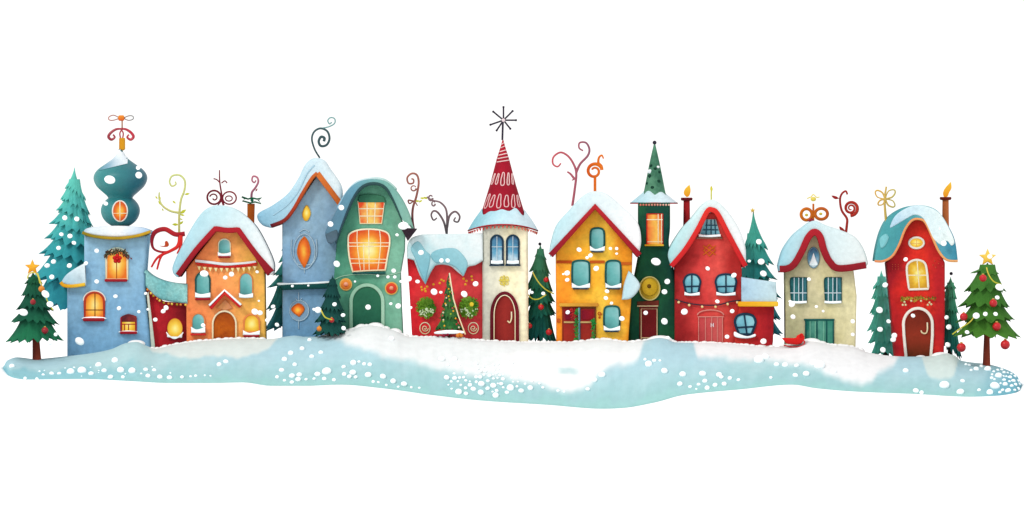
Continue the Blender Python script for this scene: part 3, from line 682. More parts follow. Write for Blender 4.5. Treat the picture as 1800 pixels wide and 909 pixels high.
# ---------------------------------------------------------------- tall blue house
T = thing('blue_house', 'tall narrow blue house with swept snow roof and orange gable boards', 'house', 545, 600, 1.2)
p1 = sm([(476, 397, 1), (500, 387), (516, 368), (532, 340), (548, 314), (558, 304, 1)], False)
p2 = [(558, 304), (600, 360)]
g(T).ext(sh([(496, 388), (516, 369), (558, 307), (604, 366), (604, 604), (496, 604)]), 0, 3.6, 3).build('wall', M('slate blue plaster', [(120, 168, 206), (136, 174, 204), (156, 188, 206)], 'z', noise=.16), T)
g(T).ext(band(p1, lambda t: 3.2 + 0 * t), -.5, 3.8, 2).build('roof', M('burnt barge', [(96, 22, 40), (176, 60, 34), (206, 104, 46)], 'x'), T)
g(T).ext(band(p2, 5), -.49, 3.8, 2).build('roof', M('tangerine barge', [(220, 118, 50), (206, 100, 40)], 'x'), T)
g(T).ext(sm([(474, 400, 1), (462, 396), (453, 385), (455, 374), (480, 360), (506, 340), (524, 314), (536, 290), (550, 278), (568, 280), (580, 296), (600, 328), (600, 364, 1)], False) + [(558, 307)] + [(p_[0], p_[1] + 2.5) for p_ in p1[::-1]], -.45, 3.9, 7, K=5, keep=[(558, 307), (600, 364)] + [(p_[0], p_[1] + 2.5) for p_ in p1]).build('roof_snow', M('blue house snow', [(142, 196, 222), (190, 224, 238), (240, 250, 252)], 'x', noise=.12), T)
g(T).tube(sm([(480, 378), (505, 360), (525, 335), (540, 305), (553, 290)], False), 1.1, -.46).build('snow_crease', M('crease blue', [(176, 214, 232)]), T)
g(T).ext(sh([(488, 498), (577, 496), (577, 507), (496, 510)]), -.35, 0, 2).build('ledge', DTEAL, T)
g(T).ext(sm([(489, 497), (510, 497.5), (540, 496.5), (577, 494.5), (577, 497.5), (540, 499.5), (510, 500), (490, 501)]), -.4, 0, 1).build('ledge_snow', SILLSNOW, T)
window(T, sm([(539, 361), (545.5, 374), (541, 386), (535, 386), (532, 375)]), .8, YEL, GLOWY)
window(T, sm([(535, 416, 1), (542, 426), (545, 443), (541, 457), (535, 470, 1), (527, 457), (523, 443), (527, 426)]), 1.2, M('amber rim', [(226, 120, 40)]), GLOWO)
PB_ = M('pale blue scrollwork', [(176, 206, 226), (196, 220, 234)], 'x')
g(T).tube(ell(535, 442, 19, 31), .9, -.04, closed=True).tube(sm([(513, 420), (512, 445), (520, 462), (532, 466)], False), .8, -.04).tube(sm([(556, 420), (557, 445), (550, 462), (538, 466)], False), .8, -.04).tube([(535, 470), (535, 480)], .8, -.04).tube(sm([(526, 408), (535, 403), (544, 408)], False), .8, -.04).build('ornament', PB_, T)
window(T, sm([(524, 534), (533, 539), (534, 546), (526, 556, 1), (516, 549), (513, 542)]), 1.1, M('amber rim'), GLOWO)
g(T).ext(ell(526, 546, 17, 18), -.025, 0, 0).build('medallion', M('pale medallion', [(150, 186, 216)]), T)
g(T).tube([(525, 514), (525, 528)], .8, -.04).tube([(525, 562), (525, 578)], .8, -.04).tube(ell(526, 546, 17, 18), .9, -.04, closed=True).tube(sm([(519, 524), (525, 529), (531, 524)], False), .7, -.04).build('ornament', PB_, T)
g(T).tube(sm([(562, 277), (553, 262), (548, 244), (552, 231), (563, 225), (575, 230), (579, 243), (574, 254), (564, 256), (560, 248), (564, 240), (570, 242), (569, 248)], False), lambda t: 1.5 + 1.0 * t, .5).build('finial', M('dark slate wire', [(52, 78, 84), (70, 96, 100)], 'z'), T)
g(T).tube(sm([(563, 225), (578, 222), (588, 216), (588, 208), (581, 206), (576, 211), (579, 217), (583, 214)], False), 1.2, .5).build('finial', M('pale teal wire', [(130, 172, 172)]), T)

# ---------------------------------------------------------------- green arched house
T = thing('green_house', 'green house with tall rounded gable and large glowing barrel window', 'house', 645, 596, -.1)
GP = M('green plaster', [(60, 124, 100), (88, 154, 126), (124, 180, 154)], 'x', noise=.2, grain=.14)
inner = sm([(590, 428, 1), (604, 390), (620, 352), (636, 330), (656, 323), (676, 329), (690, 350), (706, 386, 1)], False)
g(T).ext(sh([(577, 604), (576, 560), (586, 500), (592, 425)]) + inner[2:-2] + sh([(712, 402), (711, 440), (704, 480), (706, 540), (709, 600)]), 0, 3.6, 3).build('wall', GP, T)
outer = sm([(575, 424, 1), (572, 408), (582, 388), (596, 362), (612, 334), (632, 319), (658, 315), (682, 321), (702, 342), (718, 372), (728, 404, 1)], False)
g(T).ext(outer + inner[::-1], -.5, 3.8, 5, K=5, keep=inner).build('roof', M('weathered roof', [(88, 122, 144), (104, 160, 182), (120, 178, 168), (140, 190, 172)], 'x', noise=.1), T)
g(T).tube(inner, lambda t: 1.3 + 1.6 * math.sin(PI * t), -.5).build('roof_edge', M('dark slate edge', [(46, 72, 84), (50, 84, 80)], 'x'), T)
g(T).ext(sm([(572, 412, 1), (592, 404), (594, 420), (585, 428), (576, 426)]), -.56, 0, 4).build('roof_end', M('grey roof end', [(92, 116, 134), (76, 98, 110)], 'z'), T)
g(T).ext(sm([(592, 366), (606, 340), (626, 319), (652, 312), (676, 314), (696, 330), (690, 334), (660, 318), (632, 324), (612, 342), (600, 364)]), -.3, 3.9, 5).build('roof_snow', M('arch snow', [(140, 190, 214), (214, 236, 240), (176, 214, 204)], 'x'), T)
g(T).ext(sh([(706, 404), (716, 401), (734, 402), (717, 424)]), -.55, -.2, 2).build('roof_end', M('dark plum', [(62, 44, 56), (50, 36, 46)], 'x'), T)
g(T).ext(sm([(630, 356, 1), (632, 344), (652, 341), (674, 346), (678, 356, 1)]), -.12, 0, 2).build('lintel', M('forest lintel', [(50, 108, 84), (66, 126, 96)], 'x'), T)
CW = M('ivory bar', [(252, 232, 190), (255, 246, 214)])
QW = M('checker lit glass', [(230, 70, 30), (252, 214, 110), (230, 70, 30)], 'x', noise=.25, ns=2, emit=.95, bump=0)
window(T, sh([(629, 354), (676, 355), (671, 393), (633, 393)]), 1.3, CREAM, QW, [[(631, 367), (674, 367)], [(632, 380), (673, 380)], [(645, 355), (646, 393)], [(660, 355), (658, 393)]], 1, CW)
bigw = sm([(612, 426), (614, 412), (628, 405), (648, 403), (670, 405), (683, 412), (685, 428), (681, 452), (677, 475, 1), (649, 476), (620, 478, 1), (614, 452)])
window(T, bigw, 1.5, CW, M('warm glowing glass', [(255, 250, 180), (254, 214, 90), (242, 130, 30), (220, 66, 20)], 'r', noise=.1, ns=1.5, emit=.97, bump=0), [[(612, 427), (685, 427)], [(612, 433), (684, 433)], [(615, 455), (681, 456)], [(617, 463), (679, 462)], sm([(628, 405), (628, 430), (634, 477)], False), [(648, 403), (649, 476)], sm([(667, 404), (669, 430), (664, 476)], False), sm([(639, 430), (640, 476)], False)], .8, CW, sill=(620, 678, 480, 3), smat=DTEAL)
dd = g(T).ext(arch(620, 670, 505, 598, 26), -.04, .1, 0).build('door', M('green door', [(24, 84, 66), (36, 100, 76), (50, 116, 86)], 'z', noise=.25), T)
g(T).ext(band(arch(617, 673, 501, 598, 30)[:17] and ([(617, 598)] + arch(617, 673, 501, 598, 30)[:17] + [(673, 598)]), 3), -.1, .05, 1).build('door_frame', M('sage frame', [(150, 196, 168), (170, 210, 184)], 'x'), dd)
for x, z, r, c1 in ((608, 500, 11, M('ring orange', [(220, 110, 40), (240, 150, 60)])), (688, 507, 11.5, M('ring red', [(216, 50, 36), (230, 80, 50)]))):
    ro = g(T).ext(ell(x, z, r, r), -.08, 0, 1).build('rosette', M('rosette rim', [(236, 180, 90)]), T)
    g(T).ext(ell(x, z, r - 2, r - 2), -.12, 0, 2).build('rosette_disc', c1, ro)
    g(T).ball(x, z, 4, -.12).build('rosette_boss', M('rosette boss', [(240, 110, 70), (250, 190, 160)], 'z'), ro)
g(T).tube(sm([(578, 500), (600, 486), (640, 482), (680, 484), (705, 478)], False), .8, -.02).build('molding', M('sage frame'), T)

# ---------------------------------------------------------------- red house under heavy snow
T = thing('red_house', 'low red house with heavy icy snow overhanging beside the cream tower', 'house', 782, 600, .4)
g(T).ext(sh([(717, 430), (850, 425), (850, 606), (725, 606), (720, 520), (716, 458)]), 0, 3.4, 2).build('wall', M('scarlet plaster', [(222, 38, 48), (226, 66, 66), (206, 58, 64)], 'x', noise=.18), T)
g(T).ext(sm([(716, 454, 1), (716, 432), (724, 418), (742, 412, 1), (849, 410, 1), (849, 458, 1), (836, 466), (822, 470), (814, 486, 1), (804, 478), (792, 468), (776, 465), (765, 467, 1), (757, 480), (748, 500, 1), (738, 484), (728, 458, 1)]), -.45, 3.5, 5).build('roof_snow', M('icy snow', [(140, 196, 208), (180, 220, 226), (226, 242, 244), (246, 251, 251)], 'd', noise=.3, ns=.9, grain=.08), T)
g(T).ext(sm([(757, 450), (766, 440), (790, 436), (806, 440), (822, 462), (815, 486, 1), (800, 470), (780, 462), (766, 462)]), -.52, -.3, 3).build('roof_snow', M('icy teal snow', [(120, 186, 200), (160, 210, 220)], 'd'), T)  # deeper teal snow slab over the paler roof snow
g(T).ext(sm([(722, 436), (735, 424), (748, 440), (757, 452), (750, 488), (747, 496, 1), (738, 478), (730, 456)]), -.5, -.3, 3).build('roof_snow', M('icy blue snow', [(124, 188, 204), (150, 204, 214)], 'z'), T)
for x in (747, 832):
    g(T).tube(ell(x, 577, 9, 10), .9, -.03, closed=True).tube(spiral(x, 577, 6, 1, 0, 1.5), .8, -.03).build('ornament', CREAM, T)
dots = [(741, 505), (747, 508), (751, 504), (776, 492), (780, 494), (773, 498), (762, 500), (774, 513), (785, 515), (815, 490), (820, 494), (829, 486), (830, 492), (818, 500), (742, 510), (748, 512)]
for x, z in dots: g(T).ball(x, z, 2.2, 0, ry=1, n=8, m=6).build('gold_stud', STAR, T)
LG = M('wreath green', [(96, 150, 30), (130, 180, 60), (70, 140, 40)], 'x', noise=.5, ns=6, grain=.2)
for (x, z, r, lb) in ((749, 541, 16, 'round green wreath with pale snowy bottom on the red wall near the green house'), (824, 540, 17, 'round green wreath with yellow flower on the red wall near the cream tower')):
    W = thing('wreath', lb, 'wreath', x, z, .3, 'green wreaths on the red house')
    rnd = random.Random(x); q = g(W)
    q.ext(ell(x, z, r * .9, r), -.02, .06, 1)
    for i in range(260):
        a = rnd.uniform(0, 2 * PI); d = r * math.sqrt(rnd.random()) * .95
        q.leaf(x + d * math.cos(a), z + d * math.sin(a) * 1.1, rnd.uniform(-.14, -.05), rnd.uniform(3, 5.5), 1.2, a + rnd.uniform(-1, 1), .8)
    q.build('foliage', LG, W)
    q = g(W)
    for i in range(26):
        a = rnd.uniform(.2, 2.9); d = r * rnd.uniform(.35, .95); q.ball(x + d * math.cos(a), z + d * math.sin(a) * 1.05, rnd.uniform(1, 1.9), -.14, n=6, m=4)
    q.build('frost', M('frost', [(214, 232, 190)]), W)
    if x > 800: g(W).ball(x + 5, z - 5, 4, -.15, ry=1.5).build('flower', M('yellow blossom', [(240, 210, 60)]), W)
    else: g(W).ball(x + 1, z + 3, 3, -.15, ry=1.5).build('flower', M('frost'), W)
XT = fir('christmas_tree', 'slim decorated christmas tree against the red house wall between two wreaths', (789, 480), [(784, 500), (780, 520), (776, 540), (771, 560), (764, 581)],
    [(794, 500), (799, 520), (804, 540), (809, 560), (815, 581)], (M('spruce speckle', [(40, 104, 50), (70, 120, 60), (30, 90, 60)], 'z', noise=.5, ns=4, grain=.25), BARK), y=-.35, base=592, seed=12, tw=2, xm=789, jag=.85)
g(XT).ext(sm([(766, 583), (790, 580), (814, 582), (815, 586), (790, 587), (766, 587)]), -.6, .2, 2).build('trunk_snow', SILLSNOW, XT)
rnd = random.Random(5)
BC = [M('pink bauble', [(196, 90, 80)]), BAUB, STAR, M('cream bauble', [(232, 220, 190)]), M('lime bauble', [(160, 190, 60)])]
src = {}
for i in range(34):
    t = .08 + .9 * (i / 34); z = 482 + 98 * t; w = 25 * t * .8; x = 789 + rnd.uniform(-w, w); m = i % 5
    k = M('pink bauble') if 0 else BC[m]
    nm = ['dusty pink', 'red', 'gold', 'cream', 'lime'][m]
    hw = 25 * t + 1; yy = -.35 - math.sqrt(max(0, hw * hw - (x - 789) ** 2)) / S - .02
    if m in src: o = src[m].copy(); COL.objects.link(o)
    else: o = G(0, 0).ball(0, 0, 1.7, 0, n=8, m=6).build('bauble', k); src[m] = o
    o.location = world(x, z, yy)
    tag(o, 'tiny %s bauble on the slim decorated tree at the red house' % nm, 'bauble', 'tiny %s baubles on the slim tree' % nm)
tag(G(800, 585).tube([(790, 480), (793, 500), (797, 525), (806, 556), (818, 588)], 1.1, 0).build('white_cord', CREAM, y=-1.15), 'white cord draped down the side of the slim decorated tree', 'cord')
q = G(800, 590)
for x, z, r in ((780, 590, 3), (787, 588, 2.5), (770, 591, 2)): q.ball(x, z, r, 0)
tag(q.build('berry_cluster', M('plum berries', [(150, 30, 60)]), y=-.9), 'dark pink berries lying under the slim decorated tree', 'berries')
tag(G(807, 590).ball(805, 590, 4, 0).ball(811, 590, 3.5, 0).ball(808, 587, 3, 0).build('orange_pile', BAUBO, y=-.9), 'little orange pile in the snow beside the slim decorated tree', 'fruit')
CW1 = M('maroon pink wire', [(110, 50, 60), (176, 110, 96)], 'z', noise=.3, ns=3)
wire('curly_vine', 'tall maroon curly wire with a small bow at the corner of the green roof', 'vine', 727, 405, .6,
     [sm([(728, 408), (725, 385), (726, 365), (732, 345), (736, 322), (733, 308), (724, 305), (716, 312), (718, 322), (726, 322), (727, 316), (723, 314)], False), (1.1, ell(727, 331, 4.5, 4.5, 14)), (1.1, sm([(728, 354), (718, 352), (720, 358), (728, 354), (734, 362)], False))], CW1,
     [(729, 354, -.1, 9), (738, 348, .1, 9), (736, 356, -.6, 8)], LEAFY, 1.6)
wire('curly_vine', 'three armed grey curly wire standing on the heavy snow of the low red house', 'vine', 785, 414, .8,
     [sm([(785, 414), (786, 390), (784, 368), (774, 356), (760, 352), (750, 346)], False), sm([(785, 410), (780, 390), (770, 374), (762, 371), (758, 378), (762, 387), (768, 383)], False), sm([(786, 400), (790, 380), (800, 372), (808, 380), (805, 390), (798, 388), (801, 382)], False),
      (1.4, ell(757, 348, 3.5, 4.5, 12)), (1.2, ell(762, 358, 3, 4, 12))], M('smoky wire', [(80, 76, 80), (140, 110, 116)], 'z', noise=.3, ns=3), [(752, 350, 3.6, 9)], LEAFY, 1.5)

# ---------------------------------------------------------------- cream round tower
T = thing('cream_tower', 'cream tower with tall dark red cone roof and starburst spire', 'tower', 888, 606, 0)
g(T).ext(sh([(848, 396), (928, 396), (929, 606), (848, 606)]), 0, 2.3, 9, K=6).build('wall', M('cream plaster', [(196, 196, 182), (236, 232, 208), (250, 240, 200), (252, 240, 206)], 'x', noise=.08), T)
cx, yc = 884, 1.1
RC = M('crimson tiles', [(170, 22, 44), (150, 18, 40), (188, 26, 50)], 'z', noise=.2, ns=1.5)
ap, bs = 243, 386
cone = g(T).lathe(cx, yc, [(.2, ap), (4, ap + 14), (11, ap + 36), (23, ap + 82), (34, ap + 118), (42, bs)], 40).build('cone_roof', RC, T)
cp = [(.2, ap), (4, ap + 14), (11, ap + 36), (23, ap + 82), (34, ap + 118), (42, bs), (60, 410)]
def cone_y(x, z):
    r = rz_at(cp, z); return yc - math.sqrt(max(.01, r * r - (x - cx) ** 2)) / S - .012
q = g(T)
for z in (252, 258, 265, 271, 277, 283):
    r = rz_at(cp, z) * .93; q.tube([(cx - r + 2 * r * i / 10, z + 1.8 - 3.6 * i / 10) for i in range(11)], .7 if z < 262 else .9, cone_y)
rj = random.Random(4)
PK = M('pale pink piping', [(246, 196, 196), (252, 220, 214)])
for z0, z1, n in ((303, 326, 5), (341, 366, 6)):
    zm = (z0 + z1) / 2; R_ = rz_at(cp, zm)
    for i in range(n):
        u = -1 + 2 * (i + .5) / n; a = u * 1.25
        pts = []
        for k in range(19):
            if k == 0: jt = [rj.uniform(.6, 1.0), rj.uniform(.8, 1.05), rj.uniform(-.012, .012)]
            th = 2 * PI * k / 18; sq = lambda v: math.copysign(abs(v) ** .62, v)
            z = zm + (z1 - z0) / 2 * jt[1] * sq(math.sin(th)); aa = a + (.72 / n) * jt[0] * sq(math.cos(th)) * (1.15 if z > zm else .85) + jt[2] * (z - zm) / 4; r = rz_at(cp, z) * .99
            pts.append((cx + r * math.sin(aa) + (zm - z) * .12, z))
        q.tube(pts[:-1], .9, cone_y, closed=True)
q.build('tile_pattern', PK, cone)
rnd = random.Random(3)
def brim(u, v):
    a = 2 * PI * u; side = abs(math.cos(a))
    r = 41 + 21 * v ** 1.6 + 3.0 * math.sin(PI * v)
    top = 371 + 6 * math.sin(a * 5 + 1) * math.sin(a * 2) + 3 * math.sin(a * 9)
    zb = 394 + 11 * side ** 2.2
    r0 = rz_at(cp, top) + 2
    return (cx + (r0 + (62 - r0) * v ** 1.25 + 3 * math.sin(PI * v)) * math.cos(a), yc + (r0 + (60 - r0) * v ** 1.25 + 3 * math.sin(PI * v)) / S * math.sin(a), top + (zb - top) * v)
q = g(T).surf(brim, 64, 12)
q.surf(lambda u, v: (cx + 62 * (1 - v) * math.cos(2 * PI * u), yc + 60 * (1 - v) / S * math.sin(2 * PI * u), 394 + 11 * abs(math.cos(2 * PI * u)) ** 2.2 * (1 - v)), 64, 3)
br = q.build('roof_snow', M('brim snow', [(150, 208, 222), (196, 232, 242), (232, 244, 250)], 'x', noise=.15), T, angle=60)
q = g(T); path = [(cx + 62 * math.cos(PI + PI * i / 40), 395 + 11 * abs(math.cos(PI * i / 40)) ** 2.2) for i in range(41)]
def brimy(x, z): return yc - 60 / S * math.sqrt(max(0, 1 - ((x - cx) / 62) ** 2)) - .02
q.tube(path, 1.3, brimy); q.build('brim_trim', REDT, T)
q = g(T)
for i in range(1, 26):
    a = PI + PI * (i + .0) / 26; x = cx + 60 * math.cos(a); z = 397 + 11 * abs(math.cos(a)) ** 2.2
    q.ext([(x - 2.3, z), (x + 2.3, z), (x, z + 5.5)], brimy(x, z) - .02, brimy(x, z) + .05, .4, K=2)
q.build('scallop_fringe', M('pink red fringe', [(190, 50, 50), (224, 110, 90)], 'x', noise=.4, ns=5), T)
q = g(T); q.tube([(883, 246), (884, 212)], 1.8, yc)
ST = [(885, 188), (901, 195), (907, 211), (897, 226), (873, 229), (862, 219), (867, 196)]
for x, z in ST: q.tube([(885, 211), (x, z)], 1.5, yc).ball(x, z, 2.1, yc, n=8, m=6)
sp = q.build('starburst', M('black', [(50, 44, 60)]), T)
g(T).ball(885, 211, 3.2, yc - .05, ry=1.5).build('starburst_hub', M('pinkish white', [(240, 220, 224)]), sp)
for x0, x1 in ((863, 884), (891, 912)):
    window(T, arch(x0, x1, 414, 465, 11), 1.8, NAVY, BPANE, [[((x0 + x1) / 2, 414), ((x0 + x1) / 2, 464)], [(x0, 434), (x1, 434)]], .6, M('pale bar', [(214, 232, 240)]), sill=(x0 - 3, x1 + 3, 466.5, 2.5), smat=NAVY, snow=sn(x0, x1, 464, 6, 1))
g(T).tube([(886, 484), (886, 503)], 1.4, -.02).tube([(877, 493), (895, 493)], 1.4, -.02).tube(ell(882, 489, 2.5, 2.5, 10), 1, -.02, closed=True).tube(ell(891, 489, 2.5, 2.5, 10), 1, -.02, closed=True).tube(ell(882, 498, 2.5, 2.5, 10), 1, -.02, closed=True).tube(ell(891, 498, 2.5, 2.5, 10), 1, -.02, closed=True).build('ornament', M('soft gold', [(228, 206, 80), (240, 222, 110)], 'x'), T)
dd = g(T).ext(arch(864, 910, 516, 606, 38), -.03, .1, 0).build('door', M('brick red door', [(120, 24, 24), (158, 44, 38), (140, 36, 34)], 'x', noise=.15), T)
g(T).ext(band([(864, 606)] + arch(864, 910, 515, 606, 40)[:17] + [(910, 606)], 2.6), -.12, .05, 1).build('door_frame', M('oxblood frame', [(96, 16, 30), (116, 20, 36)], 'x'), dd)
g(T).tube([(868.5, 606)] + arch(868.5, 905.5, 519, 606, 35)[:17] + [(905.5, 606)], .9, -.1).build('door_trim', CREAM, dd)
g(T).tube(sm([(899, 548), (899, 560), (896, 567), (892, 564)], False), 1.2, -.1).build('handle', CREAM, dd)

# ---------------------------------------------------------------- yellow house
T = thing('yellow_house', 'yellow orange gabled house with dark red roof edge and red double door', 'house', 1045, 606, 0)
YP = M('yellow plaster', [(242, 142, 36), (246, 178, 50), (248, 200, 70), (236, 150, 36)], 'x', noise=.22, ns=.5)
path = [(968, 449), (1046, 363), (1124, 449)]
roof(T, sh([(977, 440), (1046, 366), (1112, 438), (1110, 520), (1104, 606), (978, 608)]), path, 10, REDB,
     sm([(966, 444, 1), (968, 428), (978, 396), (1000, 370), (1018, 350), (1036, 338), (1056, 337), (1074, 346), (1092, 362), (1114, 382), (1124, 400), (1127, 425), (1123, 446, 1), (1046, 360, 1)]), 3.6, YP,
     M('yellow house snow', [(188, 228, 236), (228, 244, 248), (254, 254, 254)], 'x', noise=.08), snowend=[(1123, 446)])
for x0, x1, zt, zb in ((1038, 1062, 401, 440), (1006, 1036, 458, 505), (1065, 1091, 458, 505), (1062, 1089, 538, 580)):
    window(T, sm([(x0, zt + 10), (x0 + 3, zt + 2), ((x0 + x1) / 2, zt), (x1 - 3, zt + 2), (x1, zt + 10), (x1, zb - 8), (x1 - 5, zb), ((x0 + x1) / 2, zb + 1), (x0 + 5, zb), (x0, zb - 8)]), 1.7, DTEAL, TPANE, snow=sn(x0 - 1, x1 + 1, zb + 1, 7, 7), sill=(x0 + 1, x1 - 1, zb + 3, 2), smat=NAVY)
g(T).ext(rrect(978, 1005, 458, 463, 1), -.06, 0, .5).ext(rrect(1037, 1063, 458, 463, 1), -.06, 0, .5).ext(rrect(1092, 1110, 461, 466, 1), -.06, 0, .5).build('string_course', M('sienna band', [(190, 76, 20), (206, 100, 30)], 'x'), T)
g(T).ext(rrect(979, 985, 560, 567, 1), -.05, 0, .5).build('string_course', M('sienna band'), T)
g(T).ext(rrect(983, 1052, 533, 539, 1.5), -.2, 0, 1).build('lintel', M('gold lintel', [(226, 170, 60), (206, 140, 50)], 'x'), T)
g(T).ext(rrect(988, 1048, 539, 606, 1), -.05, .05, 0).build('door_surround', M('door surround', [(150, 50, 30), (120, 70, 36)], 'x', noise=.3), T)
DR = M('brick door leaf', [(170, 50, 34), (140, 28, 34)], 'z', noise=.2)
for x0, x1 in ((991, 1017), (1020, 1045)):
    dd = g(T).ext(rrect(x0, x1, 543, 605, 1), -.1, .02, 1).build('door', DR, T)
    g(T).ext(rrect(x0 + 3, x1 - 3, 546, 562, 1), -.13, 0, 1).build('door_panel', M('wine panel', [(120, 14, 40), (150, 20, 30)], 'x', noise=.3, ns=3), dd)
    g(T).ext(rrect(x0, x1, 565, 568, .5), -.15, 0, .5).build('door_rail', M('khaki rail', [(200, 170, 110)]), dd)
g(T).ext(rrect(1016, 1020, 541, 606, .5), -.16, 0, .5).build('door_post', M('pale post', [(140, 190, 190), (40, 110, 130)], 'x'), T)
TG = M('garland green', [(20, 120, 60), (60, 180, 70)], 'x', noise=.5, ns=6)
for gx, zt, lb in ((1013, 545, 'green tinsel garland hanging down the middle of the red double door'), (1043, 562, 'green tinsel garland hanging down the outer edge of the red double door')):
    greens('tinsel_garland', lb, 'garland', [(gx, zt), (gx, 570), (gx, 603)], -.2, TG, 130, 4, gx)
q = greens('tinsel_garland', 'red tinsel bunch beside the green strand on the double door', 'garland', [(1007, 545), (1008, 562)], -.2, BAUB, 50, 4, 77)
g(T).tube(spiral(1054, 551, 4, 1, 0, 1.3, 14), .8, -.02).ball(1054, 558, 2.2, -.02, n=8, m=6).build('ornament', M('sienna band'), T)
T3 = thing('snow_clump', 'fan shaped pale blue snow clump stuck to the yellow house corner', 'snow', 1108, 505, -.45)
g(T3).ext(sm([(1093, 527, 1), (1097, 500), (1105, 476, 1), (1114, 484), (1125, 500), (1120, 514), (1108, 525)]), 0, .5, 5).build('snow_clump', M('clump snow', [(190, 226, 236), (216, 238, 242)], 'x'), T3)
SP = M('orange candy', [(214, 90, 20), (232, 120, 30)], 'x', noise=.2, ns=3)
q = g(T); q.ext(rrect(1043.5, 1048.5, 310, 342, 1), .45, .6, 1)
q.tube(sm([(1046, 294), (1038, 297), (1037, 306), (1045, 312), (1054, 308), (1057, 298), (1052, 288), (1051, 280), (1055, 272)], False) and spiral(1045, 301, 5, 14, -8.9, 1.35, 34), lambda t: 1.8 + 1.4 * t, .5)
q.tube(sm([(1058, 299), (1057, 292), (1052, 286), (1053, 277), (1058, 273), (1061, 279)], False), lambda t: 3.0 - 1.8 * t, .5)
q.build('finial', SP, T)
wire('curly_vine', 'two armed pink curly wire rising from the snow roof of the yellow house', 'vine', 1006, 362, .6,
     [sm([(1006, 362), (1010, 335), (1013, 305), (1008, 288), (998, 274), (985, 268), (973, 276), (972, 288), (980, 293), (986, 287)], False), sm([(1013, 303), (1020, 288), (1033, 274), (1036, 262), (1030, 251), (1019, 251), (1018, 260), (1025, 265)], False), sm([(1010, 315), (1003, 306), (997, 302)], False), (1, sm([(1010, 315), (1005, 317)], False))], M('raspberry wire', [(206, 90, 100), (150, 90, 110)], 'x', noise=.2), (), None, 1.6)

# ---------------------------------------------------------------- dark green tower
T = thing('green_tower', 'narrow dark green tower with patched green spire and snowy brim', 'tower', 1148, 606, .9)
GT = M('bottle green plaster', [(16, 78, 58), (30, 92, 60), (22, 74, 54), (18, 70, 62)], 'd', noise=.3)
g(T).ext(sm([(1122, 356, 1), (1178, 356, 1), (1178, 400), (1176, 430), (1184, 470), (1190, 520), (1191, 606, 1), (1104, 606, 1), (1106, 520), (1116, 480), (1124, 430), (1122, 390)]), 0, 2.4, 8, K=6).build('wall', GT, T)
spc = [(1.2, 252), (5, 268), (9, 286), (13, 306), (20, 342)]
SG = M('patched spire', [(92, 146, 116), (60, 112, 88), (84, 140, 110)], 'z', noise=.4, ns=2, grain=.2)
sp = g(T).lathe(1151, 1.1, spc, 24).build('spire', SG, T)
def spy(x, z):
    r = rz_at(spc, z); return 1.1 - math.sqrt(max(.01, r * r - (x - 1151) ** 2)) / S
q = g(T)
for x, z, r in ((1145, 291, 3.5), (1159, 302, 3), (1143, 309, 4), (1138, 322, 3), (1158, 318, 3.4), (1147, 329, 3.4), (1152, 296, 3)): q.ball(x, z, r, spy(x, z), rz=r * .8, ry=1.4, n=10, m=6)
q.build('spire_patch', M('dark spire patch', [(18, 62, 48)]), sp)
q = g(T)
for x, z, r in ((1143, 301, 5), (1157, 293, 3)): q.ball(x, z, r, spy(x, z) , rz=r * .8, ry=1.6, n=10, m=6)
q.build('spire_snow', SNOWL, sp)
g(T).ball(1151, 250, 3.6, 1.1).build('spire_ball', M('black'), sp)
def brim2(u, v):
    a = 2 * PI * u; top = 341 - 6 * abs(math.sin(a * 2.5 + .6)) ; r0 = 18
    rr = r0 + (43 - r0) * v ** 1.5 + 3 * math.sin(PI * v)
    return (1150 + rr * math.cos(a), 1.1 + rr / S * math.sin(a), top + (355.5 + 1.5 * abs(math.cos(a)) - top) * v)
q = g(T).surf(brim2, 56, 10); q.surf(lambda u, v: (1150 + 43 * (1 - v) * math.cos(2 * PI * u), 1.1 + 43 * (1 - v) / S * math.sin(2 * PI * u), 355.5), 56, 2)
q.build('roof_snow', M('spire brim snow', [(176, 220, 232), (214, 238, 244), (226, 238, 246)], 'x'), T, angle=60)
q = g(T); q.tube([(1150 + 42 * math.cos(PI + PI * i / 24), 357) for i in range(25)], 1.2, lambda x, z: 1.1 - 42 / S * math.sqrt(max(0, 1 - ((x - 1150) / 42) ** 2))); q.build('brim_trim', REDH, T)
q = g(T)
for i in range(11): q.ball(1126 + i * 5, 360, 1.9, -.02, n=8, m=6)
q.build('fringe', M('coral fringe', [(226, 110, 90), (240, 190, 170)], 'x', noise=.4, ns=6), T)
window(T, rrect(1137, 1165, 376, 430, 1), 1, M('red frame', [(200, 40, 30)]), M('firelit glass', [(232, 70, 30), (250, 190, 80), (226, 90, 30)], 'x', noise=.2, ns=1.5, emit=.95, bump=0), [[(1137, 386), (1165, 386)], [(1157, 376), (1157, 428)], [(1138, 425), (1165, 425)], [(1163, 376), (1163, 428)]], .9, CW, sill=(1133, 1167, 431, 3), smat=YEL)
ck = g(T).ext(ell(1142, 507, 18.5, 21), -.12, .05, 3).build('round_plaque', M('brass plaque', [(168, 138, 20), (206, 172, 50)], 'x', rough=.5), T)
g(T).tube(ell(1142, 507, 18, 20.5), 1.1, -.12, closed=True).build('plaque_rim', M('pale rim', [(220, 206, 130)]), ck)
g(T).ext(ell(1142, 505, 14, 15), -.19, -.1, 4).build('plaque_dish', M('gold dish', [(220, 180, 40), (196, 156, 20)], 'e', rough=.4), ck)
g(T).ball(1141, 503, 3.6, -.2, ry=2).build('plaque_boss', M('boss brown', [(110, 76, 16)]), ck)
dd = g(T).ext(rrect(1124, 1156, 540, 600, 1), -.06, .05, 1).build('door', M('mahogany door', [(110, 20, 26), (126, 28, 30)], 'z', noise=.2), T)
